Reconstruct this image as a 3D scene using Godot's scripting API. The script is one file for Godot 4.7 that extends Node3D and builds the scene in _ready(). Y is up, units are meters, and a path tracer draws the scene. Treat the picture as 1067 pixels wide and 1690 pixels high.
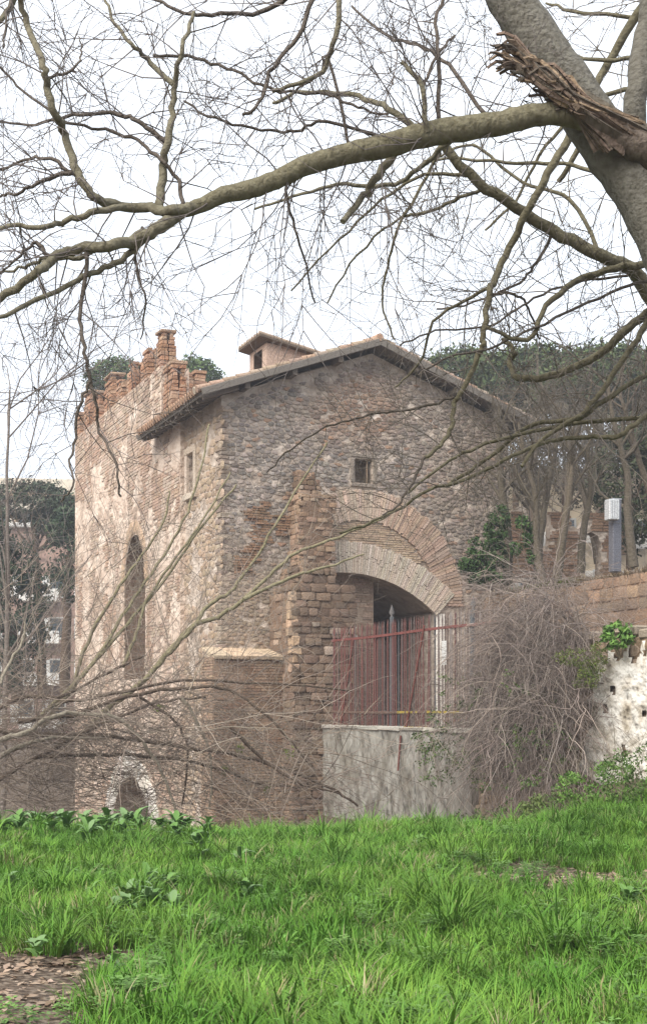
extends Node3D
# A medieval bridge gatehouse seen from the river bank through bare branches, under an overcast sky.
# A pixel of the photograph gives a direction; distances come from the wall, ground or thing it lies on.
const F := 2150.0
const EYE := 1.6
const CX := 533.5
const HY := 1170.0

var G := Transform3D(Basis(Vector3.UP, deg_to_rad(23.45)), Vector3(-2.82, 0, -36))  # gatehouse frame: x along its front, z out of it
var GI := G.affine_inverse()
var M := {}
var rng := RandomNumberGenerator.new()
var noise := FastNoiseLite.new()
var used := {}

func at(px: float, py: float, d: float) -> Vector3:
	return Vector3((px - CX) * d / F, EYE + (HY - py) * d / F, -d)
func pix(p: Vector3) -> Vector2:      # gatehouse-local point to photograph pixel
	var w := G * p
	return Vector2(CX - w.x / w.z * F, HY + (w.y - EYE) / w.z * F)
func front(px: float, py: float, z := 0.0) -> Vector3:
	var o := GI * Vector3(0, EYE, 0)
	var r := GI.basis * Vector3((px - CX) / F, (HY - py) / F, -1)
	return o + r * ((z - o.z) / r.z)
func side(px: float, py: float, x := -0.15) -> Vector3:
	var o := GI * Vector3(0, EYE, 0)
	var r := GI.basis * Vector3((px - CX) / F, (HY - py) / F, -1)
	return o + r * ((x - o.x) / r.x)
func rr(a: float, b: float) -> float:
	return rng.randf_range(a, b)
func rv() -> Vector3:
	return Vector3(rng.randf_range(-1, 1), rng.randf_range(-1, 1), rng.randf_range(-1, 1))
func sm(a: float, b: float, x: float) -> float:
	return smoothstep(a, b, x)
func vary(c: Color, v: float, h := 0.04) -> Color:
	var k := 1.0 + rr(-v, v)
	return Color(c.r * k * (1 + rr(-h, h)), c.g * k, c.b * k * (1 + rr(-h, h)))

class Geo:
	var v := PackedVector3Array()
	var n := PackedVector3Array()
	var c := PackedColorArray()
	var ix := PackedInt32Array()
	func tri(a: Vector3, b: Vector3, d: Vector3, out: Vector3, col: Color) -> void:
		var nn := (d - a).cross(b - a).normalized()
		var k := v.size()
		v.append(a)
		if nn.dot(out) < 0:
			nn = -nn
			v.append(d); v.append(b)
		else:
			v.append(b); v.append(d)
		for i in 3:
			n.append(nn); c.append(col); ix.append(k + i)
	func quad(a: Vector3, b: Vector3, d: Vector3, e: Vector3, out: Vector3, col: Color) -> void:
		tri(a, b, d, out, col); tri(a, d, e, out, col)
	func vert(p: Vector3, nn: Vector3, col: Color) -> int:
		v.append(p); n.append(nn); c.append(col)
		return v.size() - 1
	# round bar along points
	func tube(pts: PackedVector3Array, r0: float, r1: float, sides: int, col: Color, rough := 0.0, radii := PackedFloat32Array()) -> void:
		var m := pts.size()
		if m < 2: return
		var t := (pts[1] - pts[0]).normalized()
		var ref := Vector3.UP if abs(t.y) < 0.9 else Vector3.RIGHT
		var a := t.cross(ref).normalized()
		var first := v.size()
		for i in m:
			if i > 0 and i < m - 1: t = (pts[i + 1] - pts[i - 1]).normalized()
			elif i == m - 1 and m > 1: t = (pts[i] - pts[i - 1]).normalized()
			a = (a - t * a.dot(t)).normalized()
			var b := t.cross(a)
			var r: float = radii[i] if radii.size() == m else lerpf(r0, r1, float(i) / (m - 1))
			for s in sides:
				var an := TAU * s / sides
				var o := a * cos(an) + b * sin(an)
				var rk := r
				if rough > 0: rk = r * (1.0 + rough * sin(i * 1.7 + s * 2.3 + r * 90.0) * cos(i * 0.9 - s * 1.3))
				v.append(pts[i] + o * rk); n.append(o); c.append(col)
		for i in m - 1:
			for s in sides:
				var p := first + i * sides + s
				var q := first + i * sides + (s + 1) % sides
				ix.append(p); ix.append(p + sides); ix.append(q)
				ix.append(q); ix.append(p + sides); ix.append(q + sides)
		if sides >= 5:
			cap(pts[0], pts[0] - pts[1], first, sides, col)
			cap(pts[m - 1], pts[m - 1] - pts[m - 2], first + (m - 1) * sides, sides, col)
	func cap(p: Vector3, out: Vector3, ring0: int, sides: int, col: Color) -> void:
		for s in sides:
			tri(p, v[ring0 + s], v[ring0 + (s + 1) % sides], out, col)
	# chamfered, slightly uneven block
	func block(t: Transform3D, h: Vector3, ch: float, col: Color, jit := 0.0, r: RandomNumberGenerator = null) -> void:
		var p := []
		for k in 8:
			var s := Vector3(1 if k & 1 else -1, 1 if k & 2 else -1, 1 if k & 4 else -1)
			var q := s * h
			if r: q += Vector3(r.randf_range(-jit, jit), r.randf_range(-jit, jit), r.randf_range(-jit, jit))
			var e := []
			for ax in 3:
				var o := q
				for bx in 3:
					if bx != ax: o[bx] -= s[bx] * ch
				e.append(t * o)
			p.append(e)
		var mid := t.origin
		for ax in 3:
			var b1 := 1 << ((ax + 1) % 3)
			var b2 := 1 << ((ax + 2) % 3)
			for s in 2:
				var k := (1 << ax) * s
				var out: Vector3 = t.basis[ax] * (1 if s else -1)
				quad(p[k][ax], p[k | b1][ax], p[k | b1 | b2][ax], p[k | b2][ax], out, col)
			for s in 4:      # edges along this axis
				var k := (b1 if s & 1 else 0) | (b2 if s & 2 else 0)
				var l := k | (1 << ax)
				var a1 := (ax + 1) % 3
				var a2 := (ax + 2) % 3
				var q0: Vector3 = p[k][a1]
				quad(p[k][a1], p[l][a1], p[l][a2], p[k][a2], (q0 + p[l][a2]) * 0.5 - mid - t.basis[ax] * ((q0 + p[l][a2]) * 0.5 - mid).dot(t.basis[ax]), col)
		for k in 8:
			var q0: Vector3 = p[k][0]
			tri(p[k][0], p[k][1], p[k][2], q0 - mid, col)
	# rounded stone face on a wall: outline in the wall plane, from depth z0 to z1
	func stone(f: Transform3D, poly: PackedVector2Array, z0: float, z1: float, inset: float, col: Color) -> void:
		var m := poly.size()
		var ce := Vector2.ZERO
		for q in poly: ce += q
		ce /= m
		var k := v.size()
		for q in poly:
			var o2 := (q - ce).normalized()
			vert(f * Vector3(q.x, q.y, z0), f.basis * Vector3(o2.x, o2.y, 0), col)
		for q in poly:
			var o2 := (q - ce).normalized()
			var w := ce + (q - ce) * (1.0 - inset)
			vert(f * Vector3(w.x, w.y, z1), (f.basis * Vector3(o2.x * 0.25, o2.y * 0.25, 1)).normalized(), col)
		var mid := vert(f * Vector3(ce.x, ce.y, z1 + 0.012), f.basis.z, col)
		for i in m:
			var j := (i + 1) % m
			ix.append_array([k + i, k + m + i, k + j, k + j, k + m + i, k + m + j, k + m + i, mid, k + m + j])
	# brick face on a wall (front and four edges)
	func brick(f: Transform3D, x0: float, y0: float, x1: float, y1: float, z0: float, z1: float, col: Color) -> void:
		var a := f * Vector3(x0, y0, z1); var b := f * Vector3(x1, y0, z1); var d := f * Vector3(x1, y1, z1); var e := f * Vector3(x0, y1, z1)
		var back := f.basis.z * (z0 - z1)
		quad(a, b, d, e, f.basis.z, col)
		quad(a, b, b + back, a + back, -f.basis.y, col); quad(e, d, d + back, e + back, f.basis.y, col)
		quad(a, e, e + back, a + back, -f.basis.x, col); quad(b, d, d + back, b + back, f.basis.x, col)
	# wedge of a ring on a wall, between two angles
	func wedge(f: Transform3D, cx: float, cy: float, r0: float, r1: float, a0: float, a1: float, z0: float, z1: float, col: Color) -> void:
		var p := [Vector2(cx + cos(a0) * r0, cy + sin(a0) * r0), Vector2(cx + cos(a0) * r1, cy + sin(a0) * r1), Vector2(cx + cos(a1) * r1, cy + sin(a1) * r1), Vector2(cx + cos(a1) * r0, cy + sin(a1) * r0)]
		var ce: Vector2 = (p[0] + p[1] + p[2] + p[3]) * 0.25
		var q := []; var w := []
		for i in 4:
			var e: Vector2 = p[i]
			q.append(f * Vector3(e.x, e.y, z1)); w.append(f * Vector3(e.x, e.y, z0))
		quad(q[0], q[1], q[2], q[3], f.basis.z, col)
		for i in 4:
			var j := (i + 1) % 4
			var e: Vector2 = (p[i] + p[j]) * 0.5 - ce
			quad(q[i], q[j], w[j], w[i], f.basis * Vector3(e.x, e.y, 0), col)
	# flat splinter or strip along points
	func strip(pts: PackedVector3Array, w0: float, w1: float, th: float, side: Vector3, col: Color) -> void:
		var m := pts.size()
		for i in m - 1:
			var t := (pts[i + 1] - pts[i]).normalized()
			var b := (side - t * side.dot(t)).normalized()
			var nn := t.cross(b)
			var a0 := b * lerpf(w0, w1, float(i) / (m - 1)); var a1 := b * lerpf(w0, w1, float(i + 1) / (m - 1))
			var o := nn * th
			var p := pts[i]; var q := pts[i + 1]
			quad(p - a0 + o, p + a0 + o, q + a1 + o, q - a1 + o, nn, col)
			quad(p - a0 - o, p + a0 - o, q + a1 - o, q - a1 - o, -nn, col)
			quad(p + a0 + o, q + a1 + o, q + a1 - o, p + a0 - o, b, col)
			quad(p - a0 + o, q - a1 + o, q - a1 - o, p - a0 - o, -b, col)
	func mesh() -> ArrayMesh:
		var arr := []
		arr.resize(Mesh.ARRAY_MAX)
		arr[Mesh.ARRAY_VERTEX] = v; arr[Mesh.ARRAY_NORMAL] = n; arr[Mesh.ARRAY_COLOR] = c; arr[Mesh.ARRAY_INDEX] = ix
		var m := ArrayMesh.new()
		m.add_surface_from_arrays(Mesh.PRIMITIVE_TRIANGLES, arr)
		return m

# ---- nodes -------------------------------------------------------------------------------------------------
func numbered(called: String) -> String:
	var k: int = used.get(called, -1) + 1
	used[called] = k
	return called if k == 0 else "%s_%03d" % [called, k]
func tag(o: Node, label: String, category: String, group := "", kind := "") -> void:
	if label: o.set_meta("label", label)
	if category: o.set_meta("category", category)
	if group: o.set_meta("group", group)
	if kind: o.set_meta("kind", kind)
func thing(called: String, label: String, category: String, t := Transform3D(), group := "") -> Node3D:
	var o := Node3D.new()
	o.name = numbered(called)
	add_child(o)
	o.transform = t
	tag(o, label, category, group)
	return o
func part(g: Geo, called: String, mat: Material, parent: Node = self, kind := "") -> MeshInstance3D:
	return put(g.mesh(), called, mat, parent, kind)
func put(mesh: Mesh, called: String, mat: Material, parent: Node = self, kind := "") -> MeshInstance3D:
	var o := MeshInstance3D.new()
	o.name = numbered(called) if parent == self else called
	o.mesh = mesh
	o.material_override = mat
	parent.add_child(o, true)
	if kind: o.set_meta("kind", kind)
	return o
func csg_poly(parent: Node, pts: PackedVector2Array, depth: float, t: Transform3D, op := CSGShape3D.OPERATION_UNION) -> void:
	var p := CSGPolygon3D.new()
	p.polygon = pts; p.depth = depth; p.transform = t; p.operation = op
	parent.add_child(p, true)
func csg_box(parent: Node, a: Vector3, b: Vector3, op := CSGShape3D.OPERATION_UNION) -> void:
	var p := CSGBox3D.new()
	p.size = (b - a).abs(); p.position = (a + b) * 0.5; p.operation = op
	parent.add_child(p, true)
func combiner(called: String, mat: Material, parent: Node) -> CSGCombiner3D:
	var o := CSGCombiner3D.new()
	o.name = called
	parent.add_child(o, true)
	o.material_override = mat
	return o

# ---- materials ----------------------------------------------------------------------------------------------
func srgb(r: float, g: float, b: float) -> Color:
	return Color(r, g, b).linear_to_srgb()
func ntex(freq: float, seed_: int, stops: Array, size := 512, oct := 5, typ := FastNoiseLite.TYPE_SIMPLEX_SMOOTH, normal := 0.0) -> NoiseTexture2D:
	var f := FastNoiseLite.new()
	f.seed = seed_; f.frequency = freq; f.fractal_octaves = oct; f.noise_type = typ
	var t := NoiseTexture2D.new()
	t.width = size; t.height = size; t.seamless = true; t.noise = f
	if normal > 0:
		t.as_normal_map = true; t.bump_strength = normal
	else:
		var gr := Gradient.new()
		gr.offsets = PackedFloat32Array(); gr.colors = PackedColorArray()
		var offs := PackedFloat32Array(); var cols := PackedColorArray()
		for s in stops:
			offs.append(s[0]); cols.append(s[1])
		gr.offsets = offs; gr.colors = cols
		t.color_ramp = gr
	return t
func mat(tex: Texture2D, nrm: Texture2D, scale: Vector3, rough := 0.95, vcol := true, tint := Color.WHITE, ns := 0.8, world := true) -> StandardMaterial3D:
	var m := StandardMaterial3D.new()
	m.albedo_color = tint
	m.vertex_color_use_as_albedo = vcol
	m.roughness = rough
	m.metallic_specular = 0.3
	m.cull_mode = BaseMaterial3D.CULL_DISABLED
	if tex: m.albedo_texture = tex
	if nrm:
		m.normal_enabled = true; m.normal_texture = nrm; m.normal_scale = ns
	m.uv1_triplanar = true; m.uv1_world_triplanar = world; m.uv1_scale = scale
	return m
func plain(col: Color, rough := 0.9, metal := 0.0) -> StandardMaterial3D:
	var m := StandardMaterial3D.new()
	m.albedo_color = col; m.roughness = rough; m.metallic = metal
	m.vertex_color_use_as_albedo = true
	m.cull_mode = BaseMaterial3D.CULL_DISABLED
	return m
func leafmat(rough := 0.6, back := 0.5) -> StandardMaterial3D:
	var m := plain(Color.WHITE, rough)
	m.metallic_specular = 0.25
	m.backlight_enabled = true
	m.backlight = Color(back, back, back)
	return m
func materials() -> void:
	var g1 := ntex(0.03, 3, [[0.0, srgb(.5, .48, .46)], [0.35, srgb(.8, .79, .78)], [0.65, srgb(1, 1, 1)], [1.0, srgb(1.1, 1.08, 1.05)]])
	var nr := ntex(0.04, 5, [], 512, 5, FastNoiseLite.TYPE_SIMPLEX_SMOOTH, 9.0)
	M.stone = mat(g1, nr, Vector3(.9, .9, .9))
	var g2 := ntex(0.008, 8, [[0.15, srgb(.28, .225, .185)], [0.38, srgb(.39, .32, .265)], [0.55, srgb(.46, .39, .33)], [0.8, srgb(.56, .49, .43)]], 1024, 7)
	M.mortar = mat(g2, nr, Vector3(.22, .22, .22), 0.95, false)
	var g3 := ntex(0.006, 21, [[0.12, srgb(.34, .255, .2)], [0.3, srgb(.46, .355, .285)], [0.46, srgb(.53, .425, .35)], [0.6, srgb(.59, .485, .405)], [0.85, srgb(.63, .54, .465)]], 1024, 7)
	M.render = mat(g3, nr, Vector3(.16, .16, .16), 0.95, false)
	var g4 := ntex(0.012, 31, [[0.15, srgb(.15, .135, .11)], [0.34, srgb(.22, .205, .175)], [0.5, srgb(.27, .255, .225)], [0.66, srgb(.3, .29, .26)], [0.9, srgb(.36, .345, .31)]], 1024, 6)
	M.concrete = mat(g4, nr, Vector3(.16, .045, .16), 0.9, false, Color(.93, .93, .93))
	var g5 := ntex(0.014, 41, [[0.1, srgb(.2, .17, .13)], [0.25, srgb(.46, .41, .33)], [0.4, srgb(.62, .58, .52)], [0.58, srgb(.74, .72, .67)], [0.9, srgb(.8, .79, .76)]], 1024, 6)
	M.plaster = mat(g5, nr, Vector3(.17, .17, .17), 0.92, false, Color(.94, .94, .94))
	var g6 := ntex(0.03, 51, [[0.2, srgb(.5, .48, .42)], [0.42, srgb(.68, .67, .6)], [0.6, srgb(.82, .81, .77)], [0.75, srgb(.9, .91, .8)], [0.95, srgb(1, 1, .96)]], 512, 6)
	var nb := ntex(0.05, 53, [], 512, 4, FastNoiseLite.TYPE_SIMPLEX_SMOOTH, 12.0)
	M.bark = mat(g6, nb, Vector3(.8, .8, .8), 0.95, true, Color.WHITE, .6)
	M.twig = plain(Color.WHITE, 0.95)
	var g7 := ntex(0.02, 61, [[0.2, srgb(.035, .025, .018)], [0.45, srgb(.085, .062, .045)], [0.6, srgb(.13, .1, .075)], [0.85, srgb(.2, .165, .13)]], 1024, 6)
	M.soil = mat(g7, nr, Vector3(.6, .6, .6), 1.0, false, Color.WHITE, 1.0)
	M.leaf = leafmat()
	M.needle = leafmat(0.7, 0.2)
	var g8 := ntex(0.02, 71, [[0.2, srgb(.5, .5, .5)], [0.5, srgb(.9, .9, .9)], [0.8, srgb(1.1, 1.05, 1)]], 512, 6)
	M.paint = mat(g8, nb, Vector3(3, 3, 3), 0.7, true)
	M.wood = mat(g8, nb, Vector3(1.5, 6, 1.5), 0.9, true)
	M.wall_far = mat(g8, null, Vector3(.1, .1, .1), 0.9, true)
	M.glass = plain(srgb(.03, .04, .045), 0.12)
	M.metal = mat(g8, null, Vector3(2, 2, 2), 0.42, true)
	M.metal.metallic = 0.35

# ---- shapes shared by the walls -----------------------------------------------------------------------------
func clip(poly: PackedVector2Array, nrm: Vector2, d: float) -> PackedVector2Array:
	var out := PackedVector2Array()
	var m := poly.size()
	for i in m:
		var a := poly[i]; var b := poly[(i + 1) % m]
		var da := a.dot(nrm) - d; var db := b.dot(nrm) - d
		if da <= 0: out.append(a)
		if (da < 0) != (db < 0) and da != db: out.append(a.lerp(b, da / (da - db)))
	return out
# irregular close-fitting stones over a rectangle of wall
func rubble(x0: float, x1: float, y0: float, y1: float, sx: float, sy: float, jit: float, gap: float) -> Array:
	var nx := int(ceil((x1 - x0) / sx)) + 4
	var ny := int(ceil((y1 - y0) / sy)) + 4
	var pts := []
	for j in ny:
		var row := PackedVector2Array()
		for i in nx:
			row.append(Vector2(i + 0.5 * (j % 2) + rr(-jit, jit), j + rr(-jit, jit)))
		pts.append(row)
	var out := []
	for j in range(2, ny - 2):
		for i in range(2, nx - 2):
			var p: Vector2 = pts[j][i]
			var poly := PackedVector2Array([p + Vector2(-1.5, -1.5), p + Vector2(1.5, -1.5), p + Vector2(1.5, 1.5), p + Vector2(-1.5, 1.5)])
			for b in range(-2, 3):
				for a in range(-2, 3):
					if a == 0 and b == 0: continue
					var q: Vector2 = pts[j + b][i + a]
					var dn := q - p
					poly = clip(poly, dn, dn.dot((p + q) * 0.5))
			var ce := Vector2.ZERO
			var w := PackedVector2Array()
			for q in poly:
				var e := Vector2(x0 + (q.x - 2) * sx, y0 + (q.y - 2) * sy)
				w.append(e); ce += e
			ce /= w.size()
			var s := PackedVector2Array()
			for k in w.size():
				var a := w[k]; var b := w[(k + 1) % w.size()]
				for t in [rr(.08, .2), rr(.8, .92)]:
					var e: Vector2 = a.lerp(b, t) - ce
					s.append(ce + e * max(0.45, 1.0 - gap / max(e.length(), 0.02)))
			if s.size() > 5: out.append([ce, s])
	return out
# the biggest stones of a wall become parts of their own, the rest one mesh
func stones(list: Array, f: Transform3D, parent: Node, colf: Callable, z1a: float, z1b: float, keep: int, called := "stone", rest := "small_stones") -> void:
	var order := []
	for k in list.size():
		var poly: PackedVector2Array = list[k][1]
		var ar := 0.0
		for i in poly.size(): ar += poly[i].cross(poly[(i + 1) % poly.size()])
		order.append([abs(ar), k])
	order.sort_custom(func(a, b): return a[0] > b[0])
	var g := Geo.new()
	for o in order.size():
		var e: Array = list[order[o][1]]
		var col: Color = colf.call(e[0])
		if o < keep:
			var s := Geo.new()
			s.stone(f, e[1], -0.02, rr(z1a, z1b), 0.11, col)
			part(s, called, M.stone, parent)
		else:
			g.stone(f, e[1], -0.02, rr(z1a, z1b), 0.11, col)
	if g.v.size(): part(g, rest, M.stone, parent, "stuff")
# thin brick courses where keep(x, y) says so
func courses(g: Geo, f: Transform3D, x0: float, x1: float, y0: float, y1: float, h: float, l0: float, l1: float, z: float, keep: Callable, colf: Callable) -> void:
	var y := y0
	while y < y1:
		var hh := h * rr(0.85, 1.15)
		var x := x0 - rr(0, l1)
		while x < x1:
			var l := rr(l0, l1)
			var a := maxf(x, x0); var b := minf(x + l, x1)
			if b - a > 0.04 and keep.call((a + b) * 0.5, y + hh * 0.5):
				g.brick(f, a + 0.008, y + 0.007 + rr(0, .006), b - 0.008, y + hh - 0.007, -0.02, z * rr(0.3, 1.1), colf.call(Vector2((a + b) * 0.5, y)))
			x += l
		y += hh

# ---- ground --------------------------------------------------------------------------------------------------
func ground_y(x: float, d: float) -> float:
	var deep := lerpf(-3.4, -1.25, sm(-3.5, 0.0, x))
	deep = lerpf(deep, 0.05, sm(3.0, 5.6, x))
	var y := deep * sm(15.5, 26.0, d)
	if d > 50: y = lerpf(y, -1.0, sm(50, 70, d))
	y += noise.get_noise_2d(x * 3.0, d * 3.0) * 0.07 * (1.0 if d < 40 else 0.0)
	y += noise.get_noise_2d(x * 1.1 + 40, d * 1.1) * 0.1 * sm(4, 9, d)
	y += 0.3 * sm(2.2, 4.5, x) * sm(13, 18, d) * (1 - sm(24, 27, d))
	y += 0.1 * sm(-1.5, -4, x) * sm(11, 14, d)
	return y
func build_ground() -> void:
	var xs := PackedFloat32Array(); var ds := PackedFloat32Array()
	for k in range(-10, 0): xs.append(-14.0 - pow(-k, 3.0) * 0.9)
	for k in 141: xs.append(-14 + k * 0.2)
	for k in range(1, 11): xs.append(14.0 + pow(k, 3.0) * 0.9)
	for k in 8: ds.append(-60 + k * 7.5)
	for k in 150: ds.append(k * 0.2)
	for k in 25: ds.append(30 + k)
	for k in range(1, 14): ds.append(55.0 + pow(k, 3.0) * 0.5)
	var g := Geo.new()
	for j in ds.size():
		for i in xs.size():
			var x := xs[i]; var d := ds[j]
			var e := 0.1
			var nn := Vector3(ground_y(x - e, d) - ground_y(x + e, d), 2 * e, ground_y(x, d + e) - ground_y(x, d - e)).normalized()
			g.vert(Vector3(x, ground_y(x, d), -d), nn, Color.WHITE)
	var w := xs.size()
	for j in ds.size() - 1:
		for i in w - 1:
			var p := j * w + i
			g.ix.append_array([p, p + w, p + 1, p + 1, p + w, p + w + 1])
	var o := part(g, "ground", M.soil)
	o.set_meta("kind", "structure")

# ---- the gatehouse ---------------------------------------------------------------------------------------------
func roof_y(x: float) -> float:
	return 12.22 - 0.363 * absf(x - 4.6)
func in_arch(x: float, y: float) -> bool:     # the gateway and both brick rings over it
	if x < 2.9: return false
	if x < 7.75 and y < 4.65: return true
	return Vector2(x - 4.3, y - 4.65).length() < 3.34 and y >= 4.6
func front_colour(p: Vector2) -> Color:
	var q := pix(Vector3(p.x, p.y, 0))
	var a := noise.get_noise_2d(p.x * 5, p.y * 5)
	var c := Color(.25, .222, .206)
	if rng.randf() < 0.45: c = Color(.325, .285, .255)
	if rng.randf() < 0.22: c = Color(.41, .355, .318)
	if rng.randf() < 0.05: c = Color(.36, .24, .175)
	var warm := sm(90, 20, Vector2((q.x - 590) * 0.75, q.y - 678).length())
	c = c.lerp(Color(.33, .19, .115), warm * 0.55)
	c = c.lerp(Color(.31, .245, .2), clampf(sm(600, 760, q.x) * 0.5 + a * 0.35, 0, 0.85))
	c = c.lerp(Color(.40, .31, .225), sm(860, 980, q.y) * sm(480, 420, q.x) * 0.75)
	return vary(c, 0.2)
func build_gatehouse() -> void:
	var t := thing("gatehouse", "stone gatehouse with tiled gable roof and brick arched gateway", "building", G)
	var core := combiner("wall", M.mortar, t)
	csg_poly(core, PackedVector2Array([Vector2(0, -5), Vector2(9.2, -5), Vector2(9.2, 10.25), Vector2(4.6, 11.92), Vector2(0, 10.25)]), 6.4, Transform3D())
	# gateway: flat segmental arch, left side hidden by the ruined buttress
	var op := PackedVector2Array([Vector2(6.69, 0.9), Vector2(6.69, 4.48)])
	for k in range(1, 17):
		var an := asin(2.92 / 4.26) - k * (asin(2.92 / 4.26) + 0.21) / 16.0
		op.append(Vector2(3.77 + sin(an) * 4.26, 1.26 + cos(an) * 4.26))
	op.append(Vector2(op[op.size() - 1].x, 0.9))
	csg_poly(core, op, 6.2, Transform3D(Basis(), Vector3(0, 0, 1.0)), CSGShape3D.OPERATION_SUBTRACTION)
	csg_box(core, Vector3(4.06, 8.14, -0.7), Vector3(4.62, 8.84, 0.3), CSGShape3D.OPERATION_SUBTRACTION)
	csg_box(core, Vector3(-0.3, 7.95, -2.95), Vector3(0.45, 9.12, -2.35), CSGShape3D.OPERATION_SUBTRACTION)
	# front stones
	var fr := Transform3D()
	var list := []
	for e in rubble(0.05, 9.15, 2.2, 12.0, 0.2, 0.112, 0.42, 0.015):
		var p: Vector2 = e[0]
		if p.y > roof_y(p.x) - 0.5 or in_arch(p.x, p.y) or p.x < 0.1 or p.x > 9.1: continue
		if p.x > 3.86 and p.x < 4.82 and p.y > 7.98 and p.y < 9.0: continue
		if p.x > 2.2 and p.x < 3.2 and p.y < 8.0: continue
		if noise.get_noise_2d(p.x * 9 + 70, p.y * 9) > .45 or rng.randf() < .05: continue
		list.append(e)
	stones(list, fr, t, front_colour, 0.012, 0.05, 290)
	# window in the front: timber shutter half open in a stone frame
	var w := Geo.new()
	w.block(Transform3D(Basis(), Vector3(4.34, 8.92, 0.0)), Vector3(.4, .05, .04), .012, Color(.29, .25, .215), .012, rng)
	w.block(Transform3D(Basis(), Vector3(4.34, 8.07, 0.01)), Vector3(.4, .05, .05), .012, Color(.31, .265, .225), .012, rng)
	w.block(Transform3D(Basis(), Vector3(3.98, 8.49, 0.0)), Vector3(.06, .34, .04), .012, Color(.26, .225, .195), .012, rng)
	w.block(Transform3D(Basis(), Vector3(4.70, 8.49, 0.0)), Vector3(.06, .34, .04), .012, Color(.3, .255, .215), .012, rng)
	var win := part(w, "window", M.stone, t)
	var sh := Geo.new()
	sh.block(Transform3D(Basis(Vector3.UP, 1.15), Vector3(4.56, 8.49, -0.25)), Vector3(.2, .33, .02), .005, Color(.3, .22, .16))
	part(sh, "shutter", M.wood, win)
	# rings of bricks over the gateway, each brick its own piece
	var a := 1.98
	while a > 0.02:
		var da := rr(0.024, 0.036)
		var s := Geo.new()
		var c := vary(Color(.48, .35, .275).lerp(Color(.54, .43, .35), clampf(sm(1.0, 1.6, a) + rr(-.25, .25), 0, 1)), 0.16)
		var r0 := 2.4 + rr(-.03, .03); var rm := 2.88 + rr(-.12, .12); var r1 := 3.3 + rr(-.06, .05)
		s.wedge(fr, 4.3, 4.65, r0, rm - .01, a - da + .004, a, -0.02, rr(.05, .085), c)
		s.wedge(fr, 4.3, 4.65, rm + .01, r1, a - da + .004, a, -0.02, rr(.05, .085), vary(c, 0.14))
		if 4.3 + cos(a) * 3.0 > 3.0: part(s, "arch_brick", M.stone, t)
		a -= da
	a = 1.78
	while a > 0.83:
		var da := rr(0.0125, 0.018)
		var s := Geo.new()
		var c := vary(Color(.58, .5, .42), 0.1)
		var rm := 4.72 + rr(-.16, .16)
		s.wedge(fr, 3.77, 1.26, 4.255, rm - .008, a - da + .0025, a, -0.02, rr(.09, .12), c)
		s.wedge(fr, 3.77, 1.26, rm + .008, 5.14 + rr(-.03, .03), a - da + .0025, a, -0.02, rr(.09, .12), vary(c, .1))
		part(s, "arch_brick", M.stone, t)
		a -= da
	# brick filling between the rings, pier beside the gateway
	var g := Geo.new()
	courses(g, fr, 2.95, 7.0, 4.7, 7.1, 0.062, .2, .34, .04,
		func(x, y): return Vector2(x - 4.3, y - 4.65).length() < 2.37 and Vector2(x - 3.77, y - 1.26).length() > 5.17,
		func(p): return vary(Color(.47, .36, .265), 0.13))
	courses(g, fr, 6.72, 7.72, 0.95, 4.62, 0.066, .2, .34, .05,
		func(x, y): return x > 6.98 + .25 * noise.get_noise_1d(y * 30) and Vector2(x - 3.77, y - 1.26).length() > 5.17 or y < 1.6,
		func(p): return vary(Color(.40, .29, .215), 0.18))
	part(g, "brick_courses", M.stone, t, "stuff")
	var pl := Geo.new()
	pl.block(Transform3D(Basis(), Vector3(6.84, 2.7, -0.02)), Vector3(.15, 1.72, .075), .02, Color(.8, .77, .72), .02, rng)
	part(pl, "plastered_jamb", M.stone, t)
	# brick wall that closes the left half of the gateway
	var inf := Geo.new()
	inf.block(Transform3D(Basis(), Vector3(3.9, 3.2, -0.75)), Vector3(1.02, 2.4, .2), .01, Color(.42, .33, .26))
	var iw := part(inf, "blocking_wall", M.stone, t)
	var ig := Geo.new()
	courses(ig, Transform3D(Basis(), Vector3(0, 0, -0.55)), 2.9, 4.9, 0.95, 5.42, 0.07, .2, .36, .035,
		func(x, y): return y > 4.75 or x > 4.62 + .12 * noise.get_noise_1d(y * 40) or noise.get_noise_2d(x * 9, y * 9) < -0.12,
		func(p): return vary(Color(.40, .30, .235), 0.2))
	part(ig, "bricks", M.stone, iw, "stuff")
	var ip := Geo.new()
	for k in 5:
		ip.block(Transform3D(Basis(), Vector3(3.7 + rr(-.2, .5), 3.4 + k * .28 - .5, -0.54)), Vector3(rr(.2, .34), .12, .03), .02, vary(Color(.6, .56, .5), .08), .03, rng)
	part(ip, "plaster_patch", M.stone, iw)
	# dark boards added to close the passage, keeping sky light out
	var dg := Geo.new()
	for k in 15:
		dg.block(Transform3D(Basis(), Vector3(3.02 + k * .26, 3.0, -5.0)), Vector3(.122, 2.2, .03), .008, vary(Color(.2, .125, .09), .25))
	for y in [1.6, 3.4]: dg.block(Transform3D(Basis(), Vector3(4.9, y, -4.94)), Vector3(2.0, .1, .03), .008, Color(.18, .115, .085))
	part(dg, "added_passage_boards", M.wood, t)
	# side wall: paler rubble and a slit window
	var fs := Transform3D(Basis(Vector3(0, 0, 1), Vector3(0, 1, 0), Vector3(-1, 0, 0)), Vector3(0, 0, 0))
	var sl := []
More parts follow.
